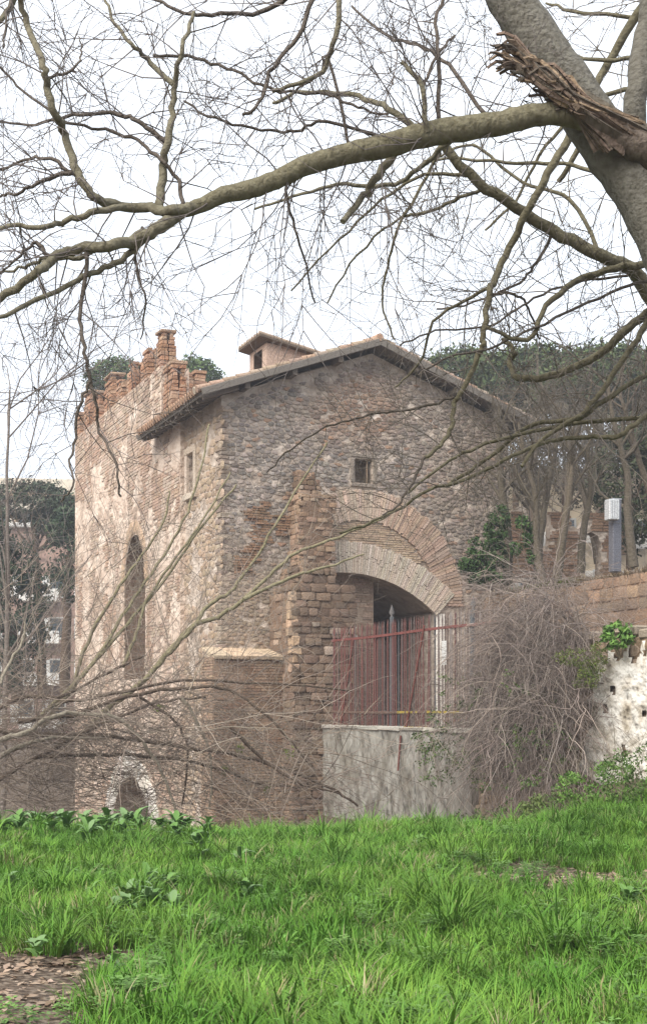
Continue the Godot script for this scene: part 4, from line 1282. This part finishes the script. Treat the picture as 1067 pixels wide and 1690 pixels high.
func build_vines() -> void:
	var t := thing("vine_thicket", "tangled mass of dry brown vines hanging over the roadside wall", "vines")
	var g := Geo.new()
	for k in 2300:
		var z := rr(10.8, 14.2)
		var crest := 4.05 - 1.5 * sm(12.9, 14.9, z) + .7 * noise.get_noise_1d(z * 16) - 1.1 * sm(12.0, 10.8, z)
		var u := pow(rng.randf(), .8)
		var y := lerpf(.2, crest, u)
		var bulge := .8 * sin(clampf((crest - y) / (crest + .4), 0, 1) * 2.4) * sm(9.2, 12, z) * (1 - .75 * sm(13.2, 14.7, z)) * (1 + 1.2 * noise.get_noise_2d(z * 13, y * 9))
		var p := G * Vector3(2.35 - bulge * pow(rng.randf(), .45), y, z)
		var d := G.basis * Vector3(rr(-.8, .3), rr(-.7, .8), rr(-.7, 1))
		var c := vary(Color(.165, .132, .117).lerp(Color(.33, .28, .25), pow(rng.randf(), 2.0)), .2)
		grow(g, p, d, rr(.6, 1.7), rr(.003, .007) if rng.randf() < .85 else rr(.009, .017), .32, -.9, c, 1, 3)
	for k in 90:
		var z := rr(10.7, 14.0)
		grow(g, G * Vector3(2.3 - rr(0, .5), 3.3 - 1.2 * sm(11.8, 10.6, z) - .8 * sm(13, 14, z) + rr(-.6, .5), z), G.basis * Vector3(rr(-.7, .2), rr(.1, 1), rr(-1, 1)), rr(.6, 1.5), .006, .28, -.8, vary(Color(.24, .19, .16), .2), 1, 3)
	for k in 26:
		var z := rr(11.2, 13.8)
		var p := G * Vector3(2.1 - rr(.1, .7), rr(1.3, 3.2), z)
		grow(g, p, G.basis * Vector3(rr(-.6, .1), rr(-.2, .8), rr(-1, 1)), rr(1.2, 2.2), .008, .22, -1.1, vary(Color(.34, .28, .24), .15), 1, 2)
	part(g, "stems", M.twig, t, "stuff")
	var l := Geo.new()
	for k in 46:
		var z := rr(9.6, 14.3)
		crown(l, G * Vector3(1.9 - rr(0, 1.0), rr(.0, 1.3) if k < 34 else rr(1.3, 2.6), z), Vector3(.25, .25, .3), 5, 12, .085, .14, Color(.05, .09, .03), Color(.12, .17, .055))
	part(l, "leaves", M.leaf, t, "stuff")
	var hv := thing("dry_creeper", "thin dry creeper stems trailing over the tufa block wall", "vines")
	var hg := Geo.new()
	for k in 190:
		var z := rr(3.5, 10.5)
		grow(hg, G * Vector3(8.28 - rr(0, .25), rr(3.6, 5.1), z), G.basis * Vector3(rr(-.3, .05), rr(-1, .4), rr(-1, 1)), rr(.5, 1.4), rr(.004, .008), .28, -.7, vary(Color(.24, .19, .155), .25), 1, 3)
	part(hg, "stems", M.twig, hv, "stuff")
	# fig-like bush on top of the plastered wall and greenery hanging by it
	var f := thing("wall_bush", "bright green leafy bush growing on top of the plastered wall", "bush")
	var fl := Geo.new()
	crown(fl, at(1018, 1052, 22.9), Vector3(.26, .24, .3), 36, 20, .11, .1, Color(.07, .14, .035), Color(.14, .25, .06))
	part(fl, "leaves", M.leaf, f, "stuff")
	var fs := Geo.new()
	for k in 5: fs.tube(smooth_path(PackedVector3Array([at(1022, 1088, 23), at(1018 + rr(-9, 9), 1070, 22.95), at(1018 + rr(-20, 20), 1045, 22.9)]), 3, .01), .012, .005, 4, Color(.16, .13, .09))
	part(fs, "stem", M.twig, f)
	var h := thing("hanging_plant", "olive green trailing plant between the vines and white plaster", "plant")
	var hl := Geo.new()
	for e in [[945, 1085, .3, .16], [975, 1095, .26, .28], [965, 1120, .2, .2], [985, 1085, .16, .3]]: crown(hl, at(e[0], e[1], 23.3), Vector3(e[2], e[3], .25), 30, 18, .05, .1, Color(.075, .11, .03), Color(.17, .2, .06))
	part(hl, "leaves", M.leaf, h, "stuff")
	# shrubs along the foot of the wall
	var sl := ["low dark green bramble under the hanging vines", "feathery bright green shrub at the foot of the plastered wall", "leafy green shrub at the end of the plastered wall", "small olive green shrub beside the leaf litter"]
	var k := 0
	for e in [[860, 1372, 21, 1.3, .3, Color(.05, .08, .03), Color(.11, .15, .055)], [1010, 1378, 18.2, .8, .38, Color(.08, .15, .035), Color(.15, .26, .06)], [1085, 1365, 17.5, .8, .5, Color(.06, .11, .03), Color(.13, .2, .06)], [935, 1385, 19.5, .7, .25, Color(.07, .1, .035), Color(.14, .18, .06)]]:
		var s := thing("shrub", sl[k], "shrub", Transform3D(), "shrubs below the roadside wall")
		var c := Geo.new(); var ss := Geo.new()
		var o := at(e[0], e[1], e[2])
		o.y = ground_y(o.x, e[2]) + e[4] * .7
		crown(c, o, Vector3(e[3], e[4], .7), 110, 24, .06, .13, e[5], e[6])
		for j in 26: grow(ss, o + Vector3(rr(-.8, .8) * e[3], -e[4] * .8, rr(-.4, .4)), Vector3(rr(-.4, .4), 1, rr(-.4, .4)), e[4] * rr(1, 1.8), .006, .15, 0, Color(.16, .13, .09), 1, 2)
		part(ss, "stem", M.twig, s); part(c, "leaves", M.leaf, s, "stuff")
		k += 1

func build_brush() -> void:
	var t := thing("fallen_brush", "heap of fallen bare branches sprawling in front of the tower", "brushwood")
	var tw := Geo.new()
	var pale := Color(.33, .3, .26); var dk := Color(.13, .1, .085); var ol := Color(.27, .245, .165)
	var tc := Color(.2, .165, .145)
	var list := [
		[25, 26, 5, 2, ol, 150, 1200, 178, 1170, 242, 1119, 281, 1075, 324, 1032, 359, 1019, 402, 989, 445, 950, 488, 912, 560, 886, 640, 850],
		[25, 26.5, 5, 1.6, ol, 190, 1160, 242, 1119, 285, 1067, 324, 1028, 341, 1002, 380, 976, 410, 938, 453, 869, 495, 800, 540, 730],
		[25, 27, 4, 1.5, ol, 60, 1190, 117, 1136, 165, 1080, 212, 1002, 260, 933, 303, 860, 330, 780, 345, 700],
		[25, 27, 4, 1.6, ol, 70, 1200, 126, 1127, 178, 1067, 229, 1006, 272, 959, 333, 869, 390, 800],
		[25.5, 27, 3, 1.3, ol, 203, 1101, 225, 1045, 242, 993, 290, 920, 335, 860, 380, 780],
		[25.5, 26, 3.5, 1.5, ol, 120, 1140, 145, 1060, 190, 980, 225, 930, 270, 860, 280, 810],
		[24, 25, 4, 1.5, ol, 402, 989, 430, 975, 490, 950, 540, 935, 600, 915],
		[23, 24, 5.5, 2.5, pale, -30, 1232, 0, 1220, 45, 1208, 91, 1180, 142, 1178, 187, 1183, 218, 1205, 260, 1260, 290, 1340],
		[23, 24, 5, 2.5, pale, -30, 1260, 0, 1248, 45, 1228, 100, 1217, 180, 1220],
		[23.5, 25, 4.5, 2, dk, 0, 1205, 50, 1213, 177, 1215, 304, 1233, 374, 1243, 455, 1264, 540, 1299, 590, 1330],
		[24, 25.5, 3.5, 1.5, dk, 100, 1160, 202, 1142, 304, 1122, 405, 1127, 506, 1132, 580, 1140],
		[23.5, 24.5, 4.5, 2, dk, 30, 1190, 120, 1180, 210, 1150, 300, 1135, 380, 1140, 450, 1190, 520, 1270],
		[24, 25, 4, 2, dk, -10, 1290, 80, 1240, 180, 1190, 260, 1160, 340, 1150],
		[24, 25, 4, 2, dk, 60, 1250, 160, 1245, 260, 1250, 340, 1262, 420, 1290, 500, 1300],
		[23.5, 24, 3.5, 1.5, dk, 380, 1200, 430, 1250, 490, 1290, 560, 1310],
		[24.5, 25.5, 4, 2, dk, -20, 1180, 40, 1150, 100, 1150, 180, 1110, 240, 1080],
		[23.6, 24, 3, 1.3, pale, 0, 1130, 20, 1090, 40, 1050, 38, 1020],
		[24, 24.5, 3, 1.5, dk, 230, 1150, 290, 1190, 310, 1250, 300, 1330],
		[24, 24.5, 3, 1.5, pale, 300, 1150, 330, 1200, 350, 1260, 345, 1335]]
	for e in list:
		var b := Geo.new()
		var a: Array = e.slice(0, 4) + e.slice(5)
		drawn(b, a, e[4], 6, tw, 8, 1.1, .05, tc, 1, 4, .02, .05)
		part(b, "stem", M.bark, t)
	# the tangle: low dense heap
	for k in 600:
		var px := rr(-40, 430) if rng.randf() < .8 else rr(400, 560)
		var hgt := 1120 + 90 * sm(250, 520, px) + rr(0, 210)
		var p := at(px, hgt, rr(22.8, 26.5))
		var c := vary(Color(.15, .118, .095).lerp(Color(.34, .285, .23), pow(rng.randf(), 1.8)), .2)
		grow(tw, p, Vector3(rr(-1, 1), rr(-.35, .6), rr(-.5, .5)), rr(.9, 2.6), rr(.005, .011), .16, -.12, c, 1, 4)
	for k in 220:       # darkest part of the heap, near its butt ends
		var p := at(rr(-40, 300), rr(1165, 1335), rr(22.8, 26))
		grow(tw, p, Vector3(rr(-1, 1), rr(-.3, .5), rr(-.5, .5)), rr(.8, 2.0), rr(.005, .01), .18, -.12, vary(Color(.13, .1, .08), .3), 1, 4)
	for k in 130:       # finer twigs reaching up over the walls
		var px := rr(-20, 480)
		var p := at(px, rr(920, 1150) + .12 * absf(px - 200), rr(24, 27))
		grow(tw, p, Vector3(rr(-.3, 1), rr(.2, 1.2), rr(-.4, .4)), rr(.8, 2.2), rr(.005, .009), .18, .04, vary(Color(.24, .2, .165), .2), 1, 4)
	part(tw, "twigs", M.twig, t, "stuff")
	var lv := Geo.new()
	for e in [[478, 1240, 8], [370, 1270, 5], [265, 1170, 5], [395, 1235, 4], [440, 1300, 5]]: crown(lv, at(e[0], e[1], 25), Vector3(e[2], e[2] * 1.4, e[2]) * .012, 9, 8, .07, .08, Color(.13, .17, .04), Color(.2, .24, .07))
	part(lv, "young_leaves", M.leaf, t, "stuff")
	# upright bare tree on the far left
	bare_tree("slender_tree", "slender bare tree with upright twigs beside the dark evergreens", "", Vector3(-9.6, -1.5, -39), 12.5, .1, Vector3(.3, 0, 0), Color(.24, .21, .2), 13, 9)

func build_background() -> void:
	var dk := Color(.02, .036, .022); var lt := Color(.05, .075, .04)
	leafy_tree("dark_evergreen", "dense dark evergreen tree in front of the brick apartment block", "evergreens beside the tower", at(30, 1150, 58), .3, [[Vector3(-.3, 3.6, 0), Vector3(1.6, 3.6, 1.6)], [Vector3(-1.6, 5.6, .5), Vector3(1.5, 3.0, 1.5)]], dk, lt, .24, .55, 190, 36)
	leafy_tree("dark_evergreen", "dark evergreen tree close against the tower wall", "evergreens beside the tower", at(108, 1140, 66), .3, [[Vector3(.2, 7.0, 0), Vector3(.9, 2.6, 1.2)]], dk, lt, .24, .5, 120, 34)
	leafy_tree("dark_pine", "flat topped pine in front of the cream apartment roof", "evergreens beside the tower", at(70, 1140, 74), .3, [[Vector3(-.6, 10.6, 0), Vector3(2.6, 1.2, 2)], [Vector3(1.3, 9.6, 0), Vector3(1.6, 1.4, 1.6)]], Color(.03, .045, .03), Color(.065, .085, .05), .26, .6, 150, 34, .3)
	leafy_tree("stone_pine", "green stone pine showing behind the lower merlons of the tower", "stone pines behind the tower", at(200, 1130, 86), .35, [[at(200, 626, 86) - at(200, 1130, 86), Vector3(2.2, 1.3, 2)]], Color(.04, .07, .025), Color(.1, .15, .055), .3, .6, 150, 34, .4)
	leafy_tree("stone_pine", "green stone pine showing between the merlons and the roof", "stone pines behind the tower", at(320, 1130, 84), .35, [[at(318, 622, 84) - at(320, 1130, 84), Vector3(1.7, 1.1, 2)]], Color(.04, .07, .025), Color(.1, .15, .055), .3, .6, 120, 34, .4)
	# apartment blocks
	building("apartment_block", "cream apartment block with flat roof above the dark pine", at(75, 1180, 135), 26, 24.6, 12, Color(.62, .57, .48), [[18.9, 1.6], [22.2, 1.5]], Color(.5, .38, .27), true)
	building("brick_apartment", "red brick apartment house with white balconies beside the tower", at(82, 1190, 100), 16, 16.5, 10, Color(.34, .235, .195), [[2.4, 1.8], [5.6, 1.6], [8.8, 1.6], [12.0, 1.6]], Color(.68, .68, .67), false)
	building("cream_house", "pale cream house glimpsed behind the terrace trees", at(930, 1000, 82), 17, 17.4, 9, Color(.6, .5, .36), [[7.4, 1.5], [10.6, 1.5], [13.8, 1.5]], Color(.7, .68, .64), false)
func building(called: String, label: String, base: Vector3, w: float, h: float, dep: float, col: Color, rows: Array, trim: Color, roof: bool) -> void:
	base.y = -1.0
	var t := thing(called, label, "building", Transform3D(Basis(Vector3.UP, .12), base))
	var g := Geo.new()
	g.block(Transform3D(Basis(), Vector3(0, h * .5, -dep * .5)), Vector3(w * .5, h * .5, dep * .5), .05, col)
	part(g, "wall", M.wall_far, t)
	var r := Geo.new()
	r.block(Transform3D(Basis(), Vector3(0, h + .15, -dep * .5)), Vector3(w * .5 + .4, .18, dep * .5 + .4), .05, trim * .9)
	if roof: r.block(Transform3D(Basis(), Vector3(-2, h + 1.3, -dep * .5)), Vector3(w * .3, 1.0, dep * .3), .05, col * .95)
	part(r, "roof", M.wall_far, t)
	for e in rows:
		var x := -w * .5 + 1.4
		var k := 0
		while x < w * .5 - 1:
			var f := Geo.new()
			for s in [[-.6, 0, .06, e[1] * .5], [.6, 0, .06, e[1] * .5], [0, e[1] * .5, .66, .06], [0, -e[1] * .5, .72, .08]]:
				f.block(Transform3D(Basis(), Vector3(x + s[0], e[0] + s[1], .03)), Vector3(s[2], s[3], .06), .01, Color(.55, .55, .53))
			for j in 3: f.block(Transform3D(Basis(), Vector3(x - .9, e[0] - e[1] * .33 + j * e[1] * .33, .05)), Vector3(.24, e[1] * .15, .03), .01, trim)
			var o := part(f, "window", M.wall_far, t)
			var p := Geo.new()
			p.block(Transform3D(Basis(), Vector3(x, e[0], .02)), Vector3(.55, e[1] * .47, .02), .003, Color.WHITE)
			part(p, "pane", M.glass, o)
			if k % 2 == 0 and not roof:
				var b := Geo.new()
				b.block(Transform3D(Basis(), Vector3(x + 1.1, e[0] - e[1] * .5 - .35, .55)), Vector3(1.5, .08, .55), .02, Color(.66, .65, .62))
				b.block(Transform3D(Basis(), Vector3(x + 1.1, e[0] - e[1] * .5 + .12, 1.06)), Vector3(1.5, .42, .04), .02, trim)
				part(b, "balcony", M.wall_far, t)
			x += 2.4; k += 1

# ---- grass -----------------------------------------------------------------------------------------------------
func clump(n: int, h: float, w: float, spread: float, bend: float) -> Mesh:
	var g := Geo.new()
	for k in n:
		var a := rr(0, TAU)
		var d := Vector3(cos(a), 0, sin(a))
		var s := Vector3(-d.z, 0, d.x)
		var p := d * rng.randf() * spread + s * rr(-.5, .5) * spread
		var hh := h * rr(.55, 1.15)
		var bd := bend * rr(.3, 1.3)
		var col := vary(Color(1, 1, 1), .16, .12) * .86
		var q := g.v.size()
		var nn := (Vector3.UP * .7 - d * .6).normalized()
		for j in 4:
			var u := j / 4.0
			var c := p + Vector3(0, hh * (u - .25 * bd * u * u), 0) + d * hh * bd * u * u * .7
			var ww := w * (1.0 - u * u * .7) * .5
			g.vert(c - s * ww, nn, col); g.vert(c + s * ww, nn, col)
		g.vert(p + Vector3(0, hh * (1 - .25 * bd), 0) + d * hh * bd * .7, nn, col)
		for j in 3: g.ix.append_array([q + j * 2, q + j * 2 + 2, q + j * 2 + 1, q + j * 2 + 1, q + j * 2 + 2, q + j * 2 + 3])
		g.ix.append_array([q + 6, q + 8, q + 7])
	return g.mesh()
func leaf_mesh(l: float, w: float, curl: float, lobes: float) -> Geo:
	var g := Geo.new()
	var m := 7
	for j in m + 1:
		var u := float(j) / m
		var ww := w * sin(PI * pow(clampf(u * .94 + .04, 0, 1), .8)) * (1 + lobes * sin(u * 19.0))
		var z := u * l
		var y := curl * l * u * (1 - u) * 2.2
		g.vert(Vector3(-ww, y + ww * .35, z), Vector3(.25, 1, 0).normalized(), Color.WHITE)
		g.vert(Vector3(0, y, z), Vector3.UP, Color(.9, .95, .85))
		g.vert(Vector3(ww, y + ww * .35, z), Vector3(-.25, 1, 0).normalized(), Color.WHITE)
	for j in m:
		for s in 2:
			var p := j * 3 + s
			g.ix.append_array([p, p + 1, p + 3, p + 1, p + 4, p + 3])
	return g
func bare(x: float, d: float) -> float:       # 1 where soil and dead leaves lie open
	var a := sm(.55, .0, Vector2(maxf(x + 1.45, 0) * 1.1, maxf(d - 8.4, 0) * .8).length() + noise.get_noise_2d(x * 12, d * 12) * .35)
	var b := sm(1.2, .45, Vector2((x - 2.15) * .8, (d - 12.2) * .75).length() + noise.get_noise_2d(x * 14, d * 14 + 50) * .5)
	return maxf(a, b * .92)
func scatter(called: String, label: String, cat: String, meshes: Array, mt: Material, count: int, colf: Callable, s0: float, s1: float, accept: Callable) -> void:
	var per := []
	for m in meshes: per.append([[], []])
	for k in count:
		var d := sqrt(rr(4.6 * 4.6, 19.5 * 19.5))
		var x := rr(-1, 1) * (d * .34 + .5)
		if not accept.call(x, d): continue
		var s := rr(s0, s1) * (1 + .5 * noise.get_noise_2d(x * 9, d * 9 + 33))
		var b := Basis(Vector3.UP, rr(0, TAU)).scaled(Vector3(s, s * rr(.8, 1.2), s))
		b = Basis(Vector3(rr(-1, 1), 0, rr(-1, 1)).normalized(), rr(0, .22)) * b
		var w: int = rng.randi() % meshes.size()
		per[w][0].append(Transform3D(b, Vector3(x, ground_y(x, d) - .01, -d)))
		per[w][1].append(colf.call(x, d))
	for w in meshes.size():
		var mm := MultiMesh.new()
		mm.transform_format = MultiMesh.TRANSFORM_3D
		mm.use_colors = true
		mm.mesh = meshes[w]
		mm.instance_count = per[w][0].size()
		for i in per[w][0].size():
			mm.set_instance_transform(i, per[w][0][i]); mm.set_instance_color(i, per[w][1][i])
		var o := MultiMeshInstance3D.new()
		o.name = numbered(called)
		o.multimesh = mm
		o.material_override = mt
		add_child(o)
		tag(o, label, cat, "" if meshes.size() == 1 else called + " growing on the bank", "stuff")
func build_grass() -> void:
	var gcol := func(x, d):
		var a: float = noise.get_noise_2d(x * 5, d * 5)
		var c := Color(.1, .235, .03).lerp(Color(.18, .34, .052), clampf(.5 + a * 1.5, 0, 1))
		if rng.randf() < .07: c = Color(.32, .3, .16)
		return vary(c, .15)
	scatter("grass", "bright green grass covering the bank", "grass", [clump(18, .19, .0065, .055, 1.0), clump(15, .24, .009, .06, 1.3), clump(20, .15, .0055, .06, .8)], M.leaf, 29000, gcol, .6, 1.15, func(x, d): return rng.randf() > bare(x, d) * 1.05)
	var tuft := func(x, d): return vary(Color(.11, .225, .035), .15)
	scatter("tall_grass", "taller dark green tufts rising out of the grass", "grass", [clump(22, .36, .011, .05, 1.1)], M.leaf, 2600, tuft, .6, 1.1, func(x, d): return noise.get_noise_2d(x * 7 + 60, d * 5) > .08 and rng.randf() > bare(x, d) * 1.2)
	# clover and small leaves between the blades
	var cl := Geo.new()
	for k in 12:
		var a := rr(0, TAU)
		var p := Vector3(cos(a), 0, sin(a)) * rr(.01, .08) + Vector3(0, rr(.04, .12), 0)
		for j in 3:
			var q := Basis(Vector3.UP, a + j * TAU / 3)
			var n := cl.v.size()
			for e in [Vector3(0, 0, 0), Vector3(.012, .004, .02), Vector3(0, .002, .03), Vector3(-.012, .004, .02)]: cl.vert(p + q * e, Vector3.UP, vary(Color(.95, .95, .95), .1))
			cl.ix.append_array([n, n + 1, n + 2, n, n + 2, n + 3])
	scatter("clover", "small round leaved plants low in the grass", "ground cover", [cl.mesh()], M.leaf, 9000, func(x, d): return vary(Color(.12, .225, .055), .2), .7, 1.3, func(x, d): return noise.get_noise_2d(x * 6 + 10, d * 6) > .12)
	var lf := Geo.new()
	for k in 9:
		var one := leaf_mesh(rr(.06, .1), rr(.012, .02), .3, .1)
		var b := Basis(Vector3.UP, TAU * k / 9.0 + rr(-.3, .3)) * Basis(Vector3.RIGHT, -rr(.2, 1.1))
		var off := Vector3(rr(-.04, .04), rr(.03, .13), rr(-.04, .04))
		var cc := vary(Color(.92, .92, .92), .1)
		var n0 := lf.v.size()
		for i in one.v.size(): lf.vert(off + b * one.v[i], b * one.n[i], cc)
		for i in one.ix: lf.ix.append(n0 + i)
	scatter("leafy_herbs", "soft small leaved herbs mixed through the grass", "ground cover", [lf.mesh()], M.leaf, 5200, func(x, d): return vary(Color(.125, .26, .05), .2), .4, .85, func(x, d): return noise.get_noise_2d(x * 5 + 90, d * 5) > .1 and rng.randf() > bare(x, d))
	# dead leaves on the open soil
	var dl := Geo.new()
	for k in 3:
		var b := Basis(Vector3(rr(-1, 1), 0, rr(-1, 1)).normalized(), rr(0, .5)) * Basis(Vector3.UP, rr(0, TAU))
		var o := Vector3(rr(-.1, .1), .014, rr(-.1, .1))
		var n := dl.v.size()
		for e in [Vector3(0, 0, -.03), Vector3(.017, .006, 0), Vector3(0, .003, .035), Vector3(-.017, .007, 0)]: dl.vert(o + b * e, Vector3.UP, vary(Color(.95, .95, .95), .2))
		dl.ix.append_array([n, n + 1, n + 2, n, n + 2, n + 3])
	scatter("leaf_litter", "dry brown leaves lying on the open soil", "leaf litter", [dl.mesh()], M.leaf, 15000, func(x, d): return vary(Color(.27, .19, .13).lerp(Color(.4, .31, .24), rng.randf()), .25), .6, 1.4, func(x, d): return rng.randf() < bare(x, d) + .04)
	# single broad leaved weeds
	var lv := [leaf_mesh(.17, .033, .35, .08).mesh(), leaf_mesh(.13, .042, .25, .16).mesh(), leaf_mesh(.21, .032, .4, .14).mesh()]
	var greens := []
	for c in [Color(.13, .235, .07), Color(.16, .25, .115), Color(.11, .21, .06)]:
		var m: StandardMaterial3D = M.leaf.duplicate()
		m.albedo_color = c.linear_to_srgb()
		greens.append(m)
	var spots := [[250, 1495], [225, 1480], [275, 1470], [150, 1478], [330, 1420], [395, 1425], [405, 1480], [100, 1352], [60, 1350], [140, 1345], [185, 1360], [215, 1352], [30, 1370], [270, 1350], [290, 1375], [340, 1365], [60, 1565], [1030, 1490], [1045, 1485], [690, 1405], [30, 1395], [20, 1460], [190, 1590]]
	for k in 34: spots.append([rr(-10, 340), rr(1338, 1400)])
	for k in 12: spots.append([250 + rr(-60, 60), 1485 + rr(-25, 25)])
	var wl := ["narrow leaved green weed with a low rosette in the grass", "round leaved soft grey green weed in the grass", "long lobed leaf weed sprawling in the grass"]
	for k in spots.size():
		var py: float = spots[k][1]
		var d := clampf(1.52 * F / (py - HY), 5, 16.5)
		var x: float = (spots[k][0] - CX) * d / F
		var t := thing("leafy_weed", wl[k % 3], "weed", Transform3D(Basis(), Vector3(x, ground_y(x, d), -d)), ["narrow leaved weeds", "round leaved weeds", "lobed leaf weeds"][k % 3])
		var big := 1.25 if py < 1400 else .85
		var n := 9 + rng.randi() % 5
		for j in n:
			var o := put(lv[k % 3], "leaf", greens[rng.randi() % 3], t)
			var b := Basis(Vector3.UP, TAU * j / n * 1.62 + rr(-.2, .2)) * Basis(Vector3.RIGHT, -rr(.05, .75))
			o.transform = Transform3D(b.scaled(Vector3.ONE * big * rr(.65, 1.1)), Vector3(rr(-.03, .03), rr(.04, .17) * big, rr(-.03, .03)))

func _ready() -> void:
	rng.seed = 20211
	noise.seed = 7; noise.frequency = 0.1; noise.noise_type = FastNoiseLite.TYPE_SIMPLEX_SMOOTH; noise.fractal_octaves = 3
	var cam := Camera3D.new()
	cam.name = "camera"
	cam.near = 0.1; cam.far = 2500
	cam.projection = Camera3D.PROJECTION_FRUSTUM
	cam.keep_aspect = Camera3D.KEEP_HEIGHT
	cam.size = 1690.0 / F * 0.1
	cam.frustum_offset = Vector2(0, (HY - 845.0) / F * 0.1)
	cam.position = Vector3(0, EYE, 0)
	add_child(cam)
	cam.current = true
	var env := Environment.new()
	env.background_mode = Environment.BG_SKY
	env.tonemap_mode = Environment.TONE_MAPPER_LINEAR
	env.tonemap_exposure = 4.5
	env.fog_enabled = true; env.fog_density = 0.0011; env.fog_light_color = Color(.93, .95, 1.0)
	env.sdfgi_enabled = true; env.ssao_enabled = true; env.ssil_enabled = true
	var sky := ProceduralSkyMaterial.new()
	sky.sky_top_color = Color(.96, .975, 1.0)
	sky.sky_horizon_color = Color(.79, .82, .86)
	sky.sky_curve = 0.9
	sky.ground_horizon_color = Color(.6, .6, .58)
	sky.ground_bottom_color = Color(.3, .3, .28)
	sky.energy_multiplier = 0.44
	env.sky = Sky.new()
	env.sky.sky_material = sky
	var we := WorldEnvironment.new()
	we.name = "environment"
	we.environment = env
	add_child(we)
	var sun := DirectionalLight3D.new()
	sun.name = "sun"
	sun.light_energy = 0.46
	sun.light_color = Color(1, .98, .95)
	sun.light_angular_distance = 50
	sun.shadow_enabled = true
	sun.rotation_degrees = Vector3(-44, -40, 0)
	add_child(sun)
	materials()
	build_ground(); build_road()
	build_gatehouse(); build_tower(); build_walls(); build_fence()
	build_background(); build_terrace_plants(); build_vines(); build_brush(); build_big_tree(); build_grass()
